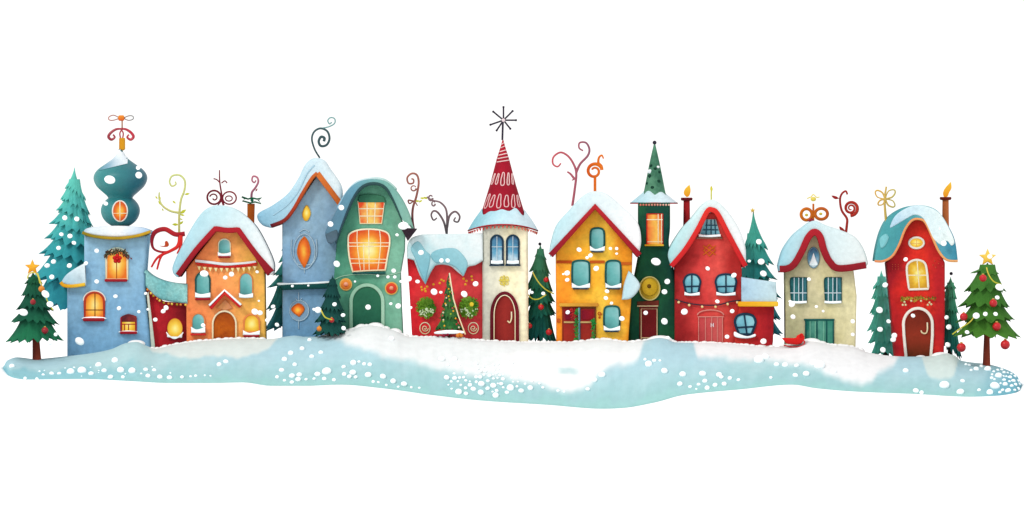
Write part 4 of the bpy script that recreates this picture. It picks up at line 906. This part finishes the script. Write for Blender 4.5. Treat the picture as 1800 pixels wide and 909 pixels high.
g(T).tube([(1127, 598), (1127, 543), (1155, 543), (1155, 596)], 1, -.08).tube([(1120, 538), (1157, 538)], 1.2, -.08).tube([(1127, 594), (1153, 594)], 1, -.08).build('door_frame', M('beige strip', [(220, 190, 150)]), dd)
g(T).ext(sh([(1120, 530), (1158, 528), (1158, 537), (1120, 537)]), -.05, 0, 1).build('lintel', M('umber lintel', [(90, 50, 30), (130, 50, 40)], 'x', noise=.4, ns=4), T)

# ---------------------------------------------------------------- red gabled house
T = thing('red_gable_house', 'brick red house with steep bright red gable and wide potted windows', 'house', 1246, 608, .2)
RP = M('brick red plaster', [(150, 30, 32), (206, 60, 58), (220, 80, 72), (180, 44, 42)], 'x', noise=.14)
path = sm([(1180, 468, 1), (1205, 438), (1226, 404), (1243, 372), (1251, 369), (1261, 376), (1280, 412), (1310, 468, 1)], False)
roof(T, sh([(1186, 462), (1226, 408), (1246, 374), (1256, 374), (1280, 412), (1304, 456), (1304, 608), (1186, 608)]), path, 9, REDH,
     sm([(1178, 464, 1), (1174, 448), (1180, 430), (1198, 402), (1216, 382), (1234, 360), (1250, 351), (1266, 358), (1284, 378), (1300, 404), (1310, 434), (1311, 462, 1), (1282, 410), (1262, 374), (1251, 366), (1241, 372), (1224, 404), (1203, 438)]), 3.6, RP,
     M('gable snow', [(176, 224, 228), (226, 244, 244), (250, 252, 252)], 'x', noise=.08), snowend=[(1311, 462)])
tr = sh([(1239, 386), (1258, 386), (1266, 414), (1230, 414)])
window(T, tr, 1, M('bluish frame', [(180, 210, 214)]), LPANE, [[(1240, 396), (1261, 396)], [(1236, 404), (1263, 404)], [(1243, 386), (1241, 414)], [(1250, 386), (1250, 414)], [(1256, 386), (1258, 414)]], 1, M('slate bar', [(40, 90, 110)]), snow=sn(1228, 1267, 416, 4, 2))
g(T).ext(rrect(1224, 1270, 417, 420, 1), -.1, 0, 1).build('sill', M('taupe sill', [(150, 110, 90)]), T)
g(T).tube([(1247, 430), (1257, 440), (1247, 450), (1237, 440)], 1.6, -.02, closed=True).tube([(1236, 432), (1258, 448)], 1.2, -.02).tube([(1258, 432), (1236, 448)], 1.2, -.02).build('ornament', M('burnt orange', [(214, 100, 30)]), T)
def pot(x0, x1, zt, zb, b=4):
    c = (x0 + x1) / 2
    return sm([(x0, zt + 12), (x0 + 5, zt + 3), (c, zt), (x1 - 5, zt + 3), (x1, zt + 12), (x1 - 1, zt + 20), (x1 - b, zb, 1), (x0 + b, zb, 1), (x0 + 1, zt + 20)])
for x0, x1, zt, zb, c in ((1202, 1231, 482, 516, 1216), (1258, 1294, 482, 516, 1276)):
    window(T, pot(x0, x1, zt, zb), 1.8, NAVY, LPANE, [[(c, zt), (c, zb)], [(x0 + 1, zt + 22), (x1 - 1, zt + 21)]], 1.3, NAVY, snow=sn(x0 + 1, x1 - 1, zb + 3, 5, 4))
string_lights('string_lights', 'cream lights on a black cord across the brick red house', 'string lights', sm([(1187, 526), (1205, 532), (1230, 536), (1262, 536), (1285, 530), (1302, 528)], False), .1, M('black'), [M('cream bulb', [(252, 226, 160)])], 2.4, 6, 3, 1.1)
dd = g(T).ext(rrect(1227, 1271, 556, 608, 1), -.05, .05, 1).build('door', M('rose planks', [(196, 66, 70), (214, 96, 94)], 'x', noise=.2, ns=2), T)
q = g(T)
for x in (1228, 1240, 1251, 1261, 1270): q.tube([(x, 557), (x, 606)], .8, -.07)
q.tube(arch(1226, 1272, 545, 556, 9)[:17], 1.2, -.06); q.tube([(1226, 557), (1272, 557)], 1.0, -.07); q.build('door_batten', M('rose piping', [(226, 140, 130)]), dd)
g(T).tube([(1250, 568), (1250, 575)], .8, -.08).tube([(1254, 568), (1254, 575)], .8, -.08).tube([(1250, 571), (1254, 572)], .7, -.08).build('handle', M('pinkish white'), dd)
# candle chimney
def candle(x, zt, zb, w, fl, T, y, cm, pm):
    c = g(T).lathe(x, y, [(.1, zt), (w, zt), (w, zt + 1), (w * 1.1, zb)], 20).build('chimney', cm, T)
    g(T).lathe(x, y, [(.1, zt - 5), (w * 1.7, zt - 5), (w * 1.9, zt - 3), (w * 1.7, zt), (w * .9, zt + 1)], 20).build('drip_plate', pm, c)
    g(T).ext(sm(fl), y - .1, y + .1, 3, back=True).build('flame', FLAME, c)
candle(1208, 352, 400, 5.6, [(1208, 346), (1203, 340), (1205, 332), (1213, 324, 1), (1215, 334), (1213, 343)], T, 2.2, M('candle red', [(150, 20, 30), (190, 36, 40)], 'x'), M('plate maroon', [(110, 20, 30)]))
g(T).tube([(1250.5, 353), (1250.5, 336)], 1.2, .5).ext(sm([(1250.5, 326, 1), (1253, 332), (1251, 337), (1248.5, 332)]), .45, .55, .8).build('finial', M('lime yellow', [(206, 210, 80), (220, 206, 60)], 'z'), T)

T = thing('side_house', 'flat roofed dark red side building with pale blue snow and yellow cornice', 'house', 1332, 612, 0)
g(T).ext(sh([(1300, 536), (1361, 536), (1359, 600), (1357, 614), (1290, 614), (1296, 560)]), 0, 3, 2).build('wall', M('cardinal plaster', [(196, 50, 42), (186, 36, 40), (156, 24, 34)], 'x', noise=.16), T)
g(T).ext(sm([(1303, 487, 1), (1330, 491), (1364, 496, 1), (1366, 532, 1), (1303, 532, 1)]), -.3, 3.2, 3).build('roof_snow', M('flat roof snow', [(176, 210, 232), (206, 232, 238)], 'x', noise=.15), T)
g(T).ext(rrect(1297, 1368, 530, 539, 3), -.45, 3.3, 2).build('cornice', YEL, T)
window(T, pot(1292, 1328, 552, 588, 7), 2.2, NAVY, LPANE, [[(1308, 552), (1313, 588)], [(1294, 576), (1328, 574)]], 1.5, NAVY, snow=sm([(1291, 583, 1), (1302, 588), (1315, 591), (1327, 587, 1), (1327, 592), (1310, 595), (1292, 592, 1)], n=1))

# ---------------------------------------------------------------- cream house
T = thing('cream_house', 'beige house with curved dark red eave and green shuttered windows', 'house', 1442, 612, 0)
CP = M('beige plaster', [(168, 166, 128), (206, 198, 158), (208, 200, 152), (222, 214, 170)], 'x', noise=.22)
path = sm([(1370, 473, 1), (1384, 472), (1396, 464), (1409, 442), (1420, 418), (1431, 408), (1441, 416), (1448, 440), (1458, 460), (1475, 472), (1522, 466, 1)], False)
roof(T, [(1380, 474)] + path[8:-6] + sh([(1500, 472), (1506, 520), (1504, 612), (1381, 612)]), path, 12, REDT,
     sm([(1368, 467, 1), (1376, 440), (1392, 416), (1410, 400), (1430, 388), (1452, 396), (1476, 404), (1502, 416), (1518, 438), (1526, 463, 1), (1475, 470), (1458, 458), (1448, 438), (1441, 412), (1431, 404), (1420, 414), (1407, 440), (1394, 462)]), 3.6, CP,
     M('cream house snow', [(160, 212, 226), (214, 236, 240), (236, 243, 242)], 'x', noise=.1), snowend=[(1526, 463)])
window(T, ell(1430, 453, 10, 18), 1, M('blue grey rim', [(120, 156, 170)]), BPANE)
g(T).ext(sm([(1430, 444, 1), (1434, 456), (1437, 466), (1423, 466), (1426, 456)]), -.07, 0, 1).build('ornament', M('sill snow'), T)
for x0, x1, zt, zb in ((1389, 1418, 488, 531), (1449, 1479, 488, 531)):
    window(T, sm([(x0, zt + 6), (x0 + 4, zt, 1), (x1, zt, 1), (x1, zb, 1), (x0 + 2, zb, 1)]), 1, M('shutter frame', [(30, 80, 80)]), M('shutter teal', [(24, 84, 90), (52, 122, 124), (24, 84, 90), (60, 120, 130)], 'x', noise=.2, ns=3), [[(x0, zt + 27), (x1, zt + 27)], [(x0 + 7, zt), (x0 + 7, zb)], [(x0 + 15, zt), (x0 + 15, zb)], [(x0 + 22, zt), (x0 + 22, zb)]], .8, M('pale bar'), snow=sn(x0, x1, zb + 2, 4, 1))
dd = g(T).ext(rrect(1415, 1466, 563, 612, 1), -.05, .05, 1).build('door', M('teal planks', [(30, 110, 96), (90, 160, 140), (60, 140, 120)], 'x', noise=.3, ns=2), T)
q = g(T)
for x in (1416, 1436, 1453, 1465): q.tube([(x, 564), (x, 610)], 1.2, -.06)
q.tube([(1413, 562), (1467, 562)], 1.5, -.07); q.build('door_batten', DTEAL, dd)
q = g(T)
for x in (1424, 1433, 1448): q.tube([(x, 565), (x, 606)], .7, -.06)
q.build('door_trim', M('mint strip', [(130, 196, 170)]), dd)
OC = M('orange curl', [(206, 110, 20), (190, 90, 30)], 'x', noise=.2, ns=3)
g(T).tube(ell(1418, 377, 9.5, 10), lambda t: 2.8, .4, closed=True).tube(ell(1444, 376, 11, 9.5), 2.8, .4, closed=True).tube([(1430, 388), (1430, 358)], 1.8, .4).tube(sm([(1427, 373), (1430, 379), (1434, 373)], False), 2, .4).build('finial', OC, T)
g(T).ext(sm([(1419, 388, 1), (1425, 384), (1432, 387), (1427, 391)]), .3, .5, 1).build('finial_knot', BAUBD, T)
g(T).ball(1418, 378, 3, .38, rz=2.4).ball(1443, 376, 3, .38, rz=2.4).build('finial_bead', M('mustard olive', [(214, 190, 60)]), T)
g(T).ball(1430, 350, 5, .4, rz=4, ry=3).tube(sm([(1419, 349), (1426, 346), (1430, 342), (1436, 347), (1441, 346)], False), .9, .4).build('finial', M('soft gold'), T)
g(T).tube(sm([(1487, 412), (1489, 396), (1489, 384), (1480, 370), (1477, 352), (1480, 341), (1487, 336), (1490, 342)], False), lambda t: 2.4 - .8 * t, .5).tube(spiral(1496, 366, 2, 13, 1.0, 2.1, 44), lambda t: 1.0 + 2.2 * t, .5).ext(sm([(1476, 349, 1), (1468, 350), (1462, 344), (1470, 345)]), .4, .6, 1).ext(sm([(1487, 408, 1), (1478, 405), (1476, 398), (1483, 402)]), .4, .6, 1).build('finial', M('brick curl', [(150, 28, 30), (180, 50, 36)], 'x'), T)
T = thing('red_sleigh', 'small bright red sleigh in the snow beside the teal door', 'sleigh', 1396, 608, -1.2)
g(T).ext(sm([(1374, 594, 1), (1383, 594), (1398, 594), (1401, 590), (1406, 588), (1412, 589), (1414, 594), (1412, 600), (1408, 604), (1400, 606), (1390, 605), (1383, 604), (1378, 599)]), -.2, .2, 2, back=True).build('body', M('sleigh red', [(196, 26, 30), (236, 40, 30)], 'z'), T)
g(T).tube(sm([(1378, 607), (1392, 610), (1406, 609), (1413, 605), (1414, 600), (1410, 599)], False), 1.2, -.2).tube(sm([(1378, 607), (1392, 610), (1406, 609), (1413, 605), (1414, 600), (1410, 599)], False), 1.2, .2).build('runner', BAUB, T)
g(T).tube(spiral(1409, 590, 4, 1, 2, 1.2, 14), 1.2, -.2).build('curl', M('sleigh red'), T)

# ---------------------------------------------------------------- narrow red house
T = thing('narrow_red_house', 'narrow red house with teal bell shaped roof and cream rimmed door', 'house', 1612, 632, -.1)
NR = M('poppy red plaster', [(150, 22, 32), (208, 38, 32), (222, 48, 34), (190, 34, 40)], 'x', noise=.14)
inner = sm([(1537, 459, 1), (1552, 459), (1568, 450), (1580, 430), (1590, 404), (1602, 388), (1614, 385), (1626, 391), (1638, 416), (1650, 442), (1664, 457), (1683, 459, 1)], False)
g(T).ext(inner[14:-12] + sh([(1661, 462), (1661, 560), (1659, 630), (1574, 632), (1566, 540), (1558, 462)]), 0, 3.4, 3).build('wall', NR, T)
outer = sm([(1537, 456, 1), (1541, 432), (1549, 404), (1562, 382), (1584, 367), (1608, 361), (1632, 363), (1650, 373), (1666, 396), (1678, 422), (1683, 456, 1)], False)
rf = g(T).ext(outer + inner[::-1], -.5, 3.7, 4, K=6, keep=inner).build('roof', M('teal bell roof', [(84, 168, 172), (72, 152, 160), (124, 190, 198), (66, 146, 172)], 'x', noise=.12, ns=1.2), T)
g(T).tube(inner, 2.2, -.48).build('roof_edge', M('peach edge', [(240, 150, 96), (244, 176, 110)], 'x'), T)
g(T).ext(sm([(1582, 372), (1604, 362), (1628, 363), (1650, 374), (1666, 398), (1677, 424), (1672, 432), (1664, 424), (1655, 431), (1640, 420), (1632, 404), (1622, 384), (1608, 378), (1594, 384), (1574, 396), (1564, 400), (1570, 384)]), -.54, 3.72, 2).build('roof_snow', M('bell snow', [(186, 218, 236), (222, 242, 246), (238, 250, 248)], 'x', noise=.2, ns=1.2), T)
g(T).ext(sm([(1546, 420), (1556, 411), (1562, 418), (1556, 432), (1548, 436)]), -.56, -.4, 3).build('roof_snow', M('patch snow', [(130, 200, 206)]), T)
window(T, ell(1611, 427, 13, 9.5), 1.9, WHITE, GLOWY, [[(1611, 418), (1611, 436)], [(1598, 428), (1624, 428)]], .7, BRASS)
window(T, sm([(1594, 476), (1597, 463), (1610, 457), (1624, 461), (1629, 474), (1632, 508, 1), (1598, 509, 1)]), 2, WHITE, M('golden glass', [(250, 240, 140), (238, 190, 50), (206, 150, 30)], 'r', noise=.3, ns=3, emit=.95, bump=0), [[(1612, 457), (1616, 508)], [(1594, 484), (1631, 484)]], 1, CW)
dd = g(T).ext(arch(1592, 1637, 546, 632, 26, flare=-1), -.03, .1, 0).build('door', M('russet door', [(100, 40, 16), (150, 50, 30), (110, 34, 20)], 'z', noise=.2), T)
g(T).ext(band([(1593, 632), (1589, 590)] + arch(1588, 1639, 542, 570, 28)[:17] + [(1639, 590), (1636, 630)], 2.6), -.12, .05, 1.5).build('door_frame', WHITE, dd)
g(T).tube(sm([(1630, 567), (1630, 580), (1627, 586), (1621, 585), (1619, 581)], False), 1.3, -.08).build('handle', CREAM, dd)
q = g(T)
for i in range(3):
    for j in range(3): q.ball(1569 + i * 5, 465 + j * 4, .9, -.01, n=6, m=4)
for x, z in ((1643, 459), (1650, 463), (1645, 470), (1653, 456), (1657, 468), (1640, 466)): q.ball(x, z, 1.1, -.01, n=6, m=4)
q.build('ornament', M('dull orange dots', [(214, 90, 60)]), T)
greens('berry_garland', 'yellow green berry garland over the door of the narrow red house', 'garland', sm([(1584, 528), (1592, 524), (1604, 526), (1616, 524), (1630, 524), (1645, 525)], False), -.2, M('berry greens', [(130, 130, 40), (206, 180, 70), (90, 110, 40)], 'x', noise=.6, ns=7), 130, 4, 9)
q = G(1612, 532)
for x, z in ((1590, 531), (1587, 536), (1592, 536), (1602, 529), (1634, 532), (1637, 535), (1631, 536), (1619, 529)): q.ball(x, z, 2, 0, n=8, m=6)
tag(q.build('pale_berries', M('pale berries', [(226, 216, 170)]), y=-.35), 'pale berries hanging from the garland on the narrow red house', 'berries')
candle(1664.5, 351, 404, 5.6, [(1662, 346), (1660, 339), (1664, 330), (1674, 319, 1), (1675, 330), (1671, 338), (1668, 345)], T, 2.2, M('copper candle', [(170, 84, 40), (196, 110, 60)], 'x'), M('plate brown', [(110, 30, 16)]))
GW = M('gold flower wire', [(232, 180, 80), (206, 190, 110)], 'x', noise=.2)
q = [sm([(1558, 392), (1556, 372), (1555, 350), (1558, 328)], False)]
for a, l in ((-2.5, 21), (-.8, 22), (2.4, 15), (.6, 20)):
    c, s_ = math.cos(a), math.sin(a); P = [(0, 0, 1), (.5, .28), (.95, .2), (1, -.05), (.6, -.25)]
    q.append((1.2, sm([(1556 + l * (u * c - v * s_), 350 + l * (u * s_ + v * c)) for u, v, *_ in P] + [(1556, 350)], False)))
wire('wire_flower', 'gold wire flower with four open petals on the narrow red house roof', 'flower', 1557, 392, .8, q, GW, (), None, 1.8)
# ---------------------------------------------------------------- falling snowflakes and loose snow
FL = [(108, 412, 4), (123, 415, 4.5), (130, 427, 4), (103, 436, 4), (94, 460, 4.5), (83, 467, 5), (122, 467, 4.5), (91, 487, 4.5), (151, 463, 4), (170, 441, 4), (170, 495, 4), (203, 521, 4), (209, 542, 4), (244, 548, 3), (140, 600, 8), (80, 517, 7), (88, 535, 6), (41, 549, 7.5), (111, 549, 6), (98, 588, 3.5), (88, 602, 5),
      (114, 383, 4.5), (135, 385, 4.5), (186, 358, 4), (193, 316, 9), (243, 295, 4), (244, 308, 6),
      (359, 481, 7), (396, 488, 4), (407, 482, 4.5), (287, 547, 4.5), (292, 541, 4.5), (273, 562, 4), (448, 548, 6), (457, 550, 5), (455, 529, 2), (480, 539, 4), (487, 571, 4), (470, 563, 4), (256, 516, 3), (452, 478, 3), (260, 544, 2.5), (357, 572, 4),
      (581, 394, 5), (592, 464, 6), (692, 476, 4), (664, 485, 2.5), (682, 487, 3), (694, 487, 3), (705, 495, 3), (647, 540, 5), (700, 538, 5), (687, 534, 3), (588, 535, 4), (603, 554, 4), (604, 577, 4), (559, 545, 6), (552, 544, 3), (698, 413, 3), (709, 397, 8.5), (600, 365, 5), (514, 503, 2.5), (542, 502, 2), (624, 495, 2),
      (740, 444, 5), (776, 458, 4), (787, 458, 4), (734, 495, 4), (763, 513, 6), (836, 499, 5), (816, 517, 6), (719, 490, 5), (722, 541, 3), (775, 514, 3),
      (1018, 439, 4.5), (1038, 449, 4), (1032, 453, 3), (997, 480, 5), (997, 492, 4), (990, 482, 2), (1048, 472, 5), (1073, 437, 3), (1084, 437, 3), (1084, 446, 2.5), (1067, 512, 4), (1065, 524, 4), (1093, 560, 5), (998, 549, 4), (1075, 533, 3),
      (1135, 550, 4), (1153, 460, 8), (1173, 495, 5), (1168, 513, 5), (1168, 565, 6), (935, 514, 3), (955, 516, 3.5), (1174, 594, 4), (1113, 602, 4),
      (1244, 472, 4), (1290, 484, 5), (1261, 530, 4), (1287, 547, 4), (1203, 548, 6), (1278, 592, 4), (1342, 600, 5.5), (1338, 460, 6), (1317, 459, 3), (1342, 481, 6), (1334, 425, 5),
      (1392, 535, 5.5), (1389, 530, 3), (1394, 557, 4.5), (1435, 539, 3), (1447, 547, 2.5), (1499, 565, 4), (1499, 588, 3.5), (1422, 491, 3.5), (1546, 545, 6), (1562, 565, 4), (1547, 579, 5), (1552, 615, 5), (1572, 590, 5), (1570, 597, 5), (1556, 501, 5),
      (1592, 456, 4), (1605, 555, 4), (1668, 575, 5), (1666, 606, 5), (1664, 558, 4), (1753, 523, 4), (1716, 555, 6), (1732, 552, 4), (1750, 552, 4), (1700, 584, 4), (1757, 505, 7), (1740, 451, 4.5), (1659, 428, 5), (1652, 402, 2)]
REG = [(117, 'deep green christmas tree and tall teal fir'), (256, 'blue onion tower'), (328, 'low dark red side house'), (468, 'orange house'), (562, 'tall blue house'), (714, 'green arched house'), (848, 'low red house with heavy snow'), (978, 'bottle green christmas tree'),
       (1110, 'yellow house'), (1190, 'dark green tower'), (1300, 'brick red gabled house'), (1376, 'flat roofed side building and its fir'), (1520, 'beige house'), (1580, 'sea green fir'), (1660, 'narrow red house'), (1800, 'grass green christmas tree')]
def region(x):
    for a, n in REG:
        if x <= a: return n
SRC = G(0, 0).ball(0, 0, 40, 0, ry=26, n=20, m=12).build('snowflake', FLAKE)
first = True; rnd = random.Random(21)
for x, z, r in FL:
    if first: o = SRC; first = False
    else: o = SRC.copy(); COL.objects.link(o)
    y = -1.9 if (x < 117 or x > 1676 or 545 < x < 612) else -.95
    if x < 117 and z < 470 : y = .6
    if z > 440 and x < 60: y = -2.6
    if x < 117 and z > 500 or x > 1676: y = -2.7
    o.location = world(x, z, y)
    k = rnd.uniform(.8, .95); o.scale = (r / 40, r / 40, r / 40 * k) if r < 6.5 else (r / 40 * 1.08, r / 40, r / 40 * .8)
    o.rotation_euler = (0, rnd.uniform(-.3, .8) if r >= 6 else rnd.uniform(-.6, .6), 0)
    tag(o, 'round white snowflake falling in front of the ' + region(x), 'snowflake', 'snowflakes in front of the ' + region(x))
DT = [(21, 644, 5), (124, 654, 7), (144, 652, 8), (160, 657, 5), (173, 642, 6), (183, 652, 5), (202, 634, 6), (194, 663, 5), (212, 651, 6.5), (232, 652, 6.5), (256, 650, 4.5), (271, 651, 4), (260, 661, 4.5), (281, 663, 5), (298, 664, 5), (320, 663, 3.5), (76, 659, 3), (91, 657, 4.5), (104, 657, 4), (44, 665, 3), (65, 666, 3), (216, 663, 3.5),
      (385, 641, 4.5), (397, 636, 5), (531, 613, 4.5), (511, 621, 5), (500, 632, 5), (518, 641, 4), (495, 651, 5), (564, 620, 4.5), (548, 627, 4.5), (574, 653, 8.5), (558, 658, 5.5), (513, 661, 5.5), (526, 659, 5), (524, 667, 5), (538, 667, 3), (500, 669, 3), (513, 672, 4), (487, 663, 3.5), (570, 666, 4), (587, 668, 3.5), (552, 666, 3), (544, 598, 4),
      (335, 662, 2.5), (344, 661, 3), (360, 660, 2), (370, 661, 2),
      (604, 645, 4), (621, 638, 5.5), (631, 636, 3), (640, 640, 3.5), (650, 641, 4), (605, 658, 4), (620, 655, 6), (614, 662, 4), (625, 663, 3.5), (647, 659, 6), (673, 662, 5.5), (656, 671, 3), (665, 672, 2.5), (679, 677, 2.5), (691, 670, 5), (700, 680, 2.5), (710, 675, 5.5), (723, 681, 2.5), (737, 682, 2.5), (688, 595, 5),
      (776, 631, 6), (799, 631, 5), (787, 642, 3), (807, 641, 3), (785, 664, 5), (799, 665, 4.5), (806, 689, 6), (819, 692, 4), (845, 690, 5.5), (871, 695, 5.5), (846, 675, 6), (867, 678, 5.5), (897, 682, 6.5), (916, 687, 5), (932, 682, 5), (857, 683, 4), (832, 684, 5), (826, 677, 4), (810, 677, 2.5), (881, 675, 4), (891, 690, 4), (873, 687, 3.5),
      (1058, 659, 6.5), (1045, 668, 5), (1033, 684, 4), (1140, 640, 6.5), (1150, 634, 4), (1160, 634, 2.5), (1168, 652, 6), (1134, 632, 3),
      (1200, 658, 6), (1195, 675, 5), (1235, 657, 6.5), (1264, 659, 5.5), (1268, 663, 4), (1283, 665, 4), (1298, 668, 3.5), (1239, 670, 4.5), (1228, 676, 3.5), (1213, 680, 3.5), (1243, 682, 4.5), (1257, 677, 4.5), (1273, 675, 4.5), (1224, 684, 2),
      (1334, 633, 9), (1345, 628, 7), (1365, 641, 5), (1380, 642, 5.5), (1400, 643, 4.5), (1398, 660, 5), (1417, 657, 6), (1355, 664, 3), (1440, 642, 10), (1430, 638, 7), (1465, 653, 6),
      (1592, 652, 5.5), (1660, 677, 9), (1610, 687, 5.5), (1620, 690, 4), (1688, 689, 7), (1692, 670, 4.5), (1721, 686, 3.5), (1749, 679, 9), (1740, 690, 6), (1772, 687, 5.5), (1736, 649, 6.5), (1755, 661, 6.5), (1716, 649, 5), (1707, 651, 3), (1725, 644, 3.5), (1698, 641, 3), (1704, 642, 3)]
rnd = random.Random(8)
def scatter(x0, x1, z0, z1, n, r0, r1):
    k = 0; t = 0
    while k < n and t < 3000:
        t += 1; x, z, r = rnd.uniform(x0, x1), rnd.uniform(z0, z1), rnd.uniform(r0, r1)
        if interp(TOP, x) + 3 < z < interp(BOT, x) - 1 and all(math.hypot(x - a, z - b) > (r + c) * .95 for a, b, c in DT): DT.append((x, z, r)); k += 1
scatter(1742, 1792, 650, 690, 26, 2.2, 5)
scatter(835, 900, 638, 672, 22, 1.8, 4)
scatter(780, 925, 655, 690, 26, 1.8, 3.6)
scatter(60, 300, 645, 662, 12, 1.2, 2.2)
scatter(930, 1000, 668, 690, 10, 1.5, 3)
DREG = [(117, 'below the deep green christmas tree'), (256, 'below the blue onion tower'), (470, 'below the orange house'), (600, 'below the tall blue house'), (720, 'below the green arched house'), (848, 'below the low red house'), (980, 'below the cream tower'), (1110, 'below the yellow house'),
        (1200, 'below the dark green tower'), (1300, 'below the brick red gabled house'), (1380, 'below the flat roofed side building'), (1520, 'below the beige house'), (1660, 'below the narrow red house'), (1800, 'below the grass green christmas tree')]
src = None
for x, z, r in DT:
    lb = [n for a, n in DREG if x <= a][0]
    if src is None: src = G(0, 0).ball(0, 0, 40, 0, ry=30, n=18, m=10).build('snowball', M('snowball white', [(252, 254, 255), (240, 250, 252)], 'r', grain=.01, bump=0, gain=1.3)); o = src
    else: o = src.copy(); COL.objects.link(o)
    o.location = world(x, z, slope_y(x, z) - r / S * .45)
    o.scale = (r / 40, r / 40, r / 40 * rnd.uniform(.78, .98)); o.rotation_euler = (0, rnd.uniform(-.4, .4), 0)
    tag(o, 'round white snow lump on the pale blue bank ' + lb, 'snow lump', 'snow lumps ' + lb)

# ---------------------------------------------------------------- camera, world, sun
cam = bpy.data.cameras.new('camera'); co = bpy.data.objects.new('camera', cam); COL.objects.link(co)
co.location = (0, -DIST, ZC); co.rotation_euler = (PI / 2, 0, 0)
cam.sensor_width = 36; cam.lens = 36 * DIST / (1800 / S); cam.clip_end = 10000; cam.clip_start = 1
scene.camera = co
w = bpy.data.worlds.new('World'); scene.world = w; w.use_nodes = True
N = w.node_tree.nodes; L = w.node_tree.links; N.clear()
EL, AZ = math.radians(38), math.radians(-35)
sky = N.new('ShaderNodeTexSky'); sky.sky_type = 'NISHITA'; sky.sun_disc = False; sky.sun_elevation = EL; sky.sun_rotation = PI + AZ
b1 = N.new('ShaderNodeBackground'); b1.inputs[1].default_value = .02; L.new(sky.outputs[0], b1.inputs[0])
b2 = N.new('ShaderNodeBackground'); b2.inputs[0].default_value = (1, 1, 1, 1); b2.inputs[1].default_value = 1.05
ad = N.new('ShaderNodeAddShader'); L.new(b1.outputs[0], ad.inputs[0]); L.new(b2.outputs[0], ad.inputs[1])
ou = N.new('ShaderNodeOutputWorld'); L.new(ad.outputs[0], ou.inputs[0])
sl = bpy.data.lights.new('sun', 'SUN'); sl.energy = 1.5; sl.angle = math.radians(12); sl.color = (1, .96, .9)
so = bpy.data.objects.new('sun', sl); COL.objects.link(so)
d = Vector((math.sin(AZ) * math.cos(EL), -math.cos(AZ) * math.cos(EL), math.sin(EL)))
so.rotation_euler = d.to_track_quat('Z', 'Y').to_euler(); so.location = d * 60
scene.view_settings.view_transform = 'Standard'; scene.view_settings.look = 'None'; scene.view_settings.exposure = 0
scene.render.engine = 'CYCLES'; scene.cycles.max_bounces = 6
bpy.context.view_layer.update()
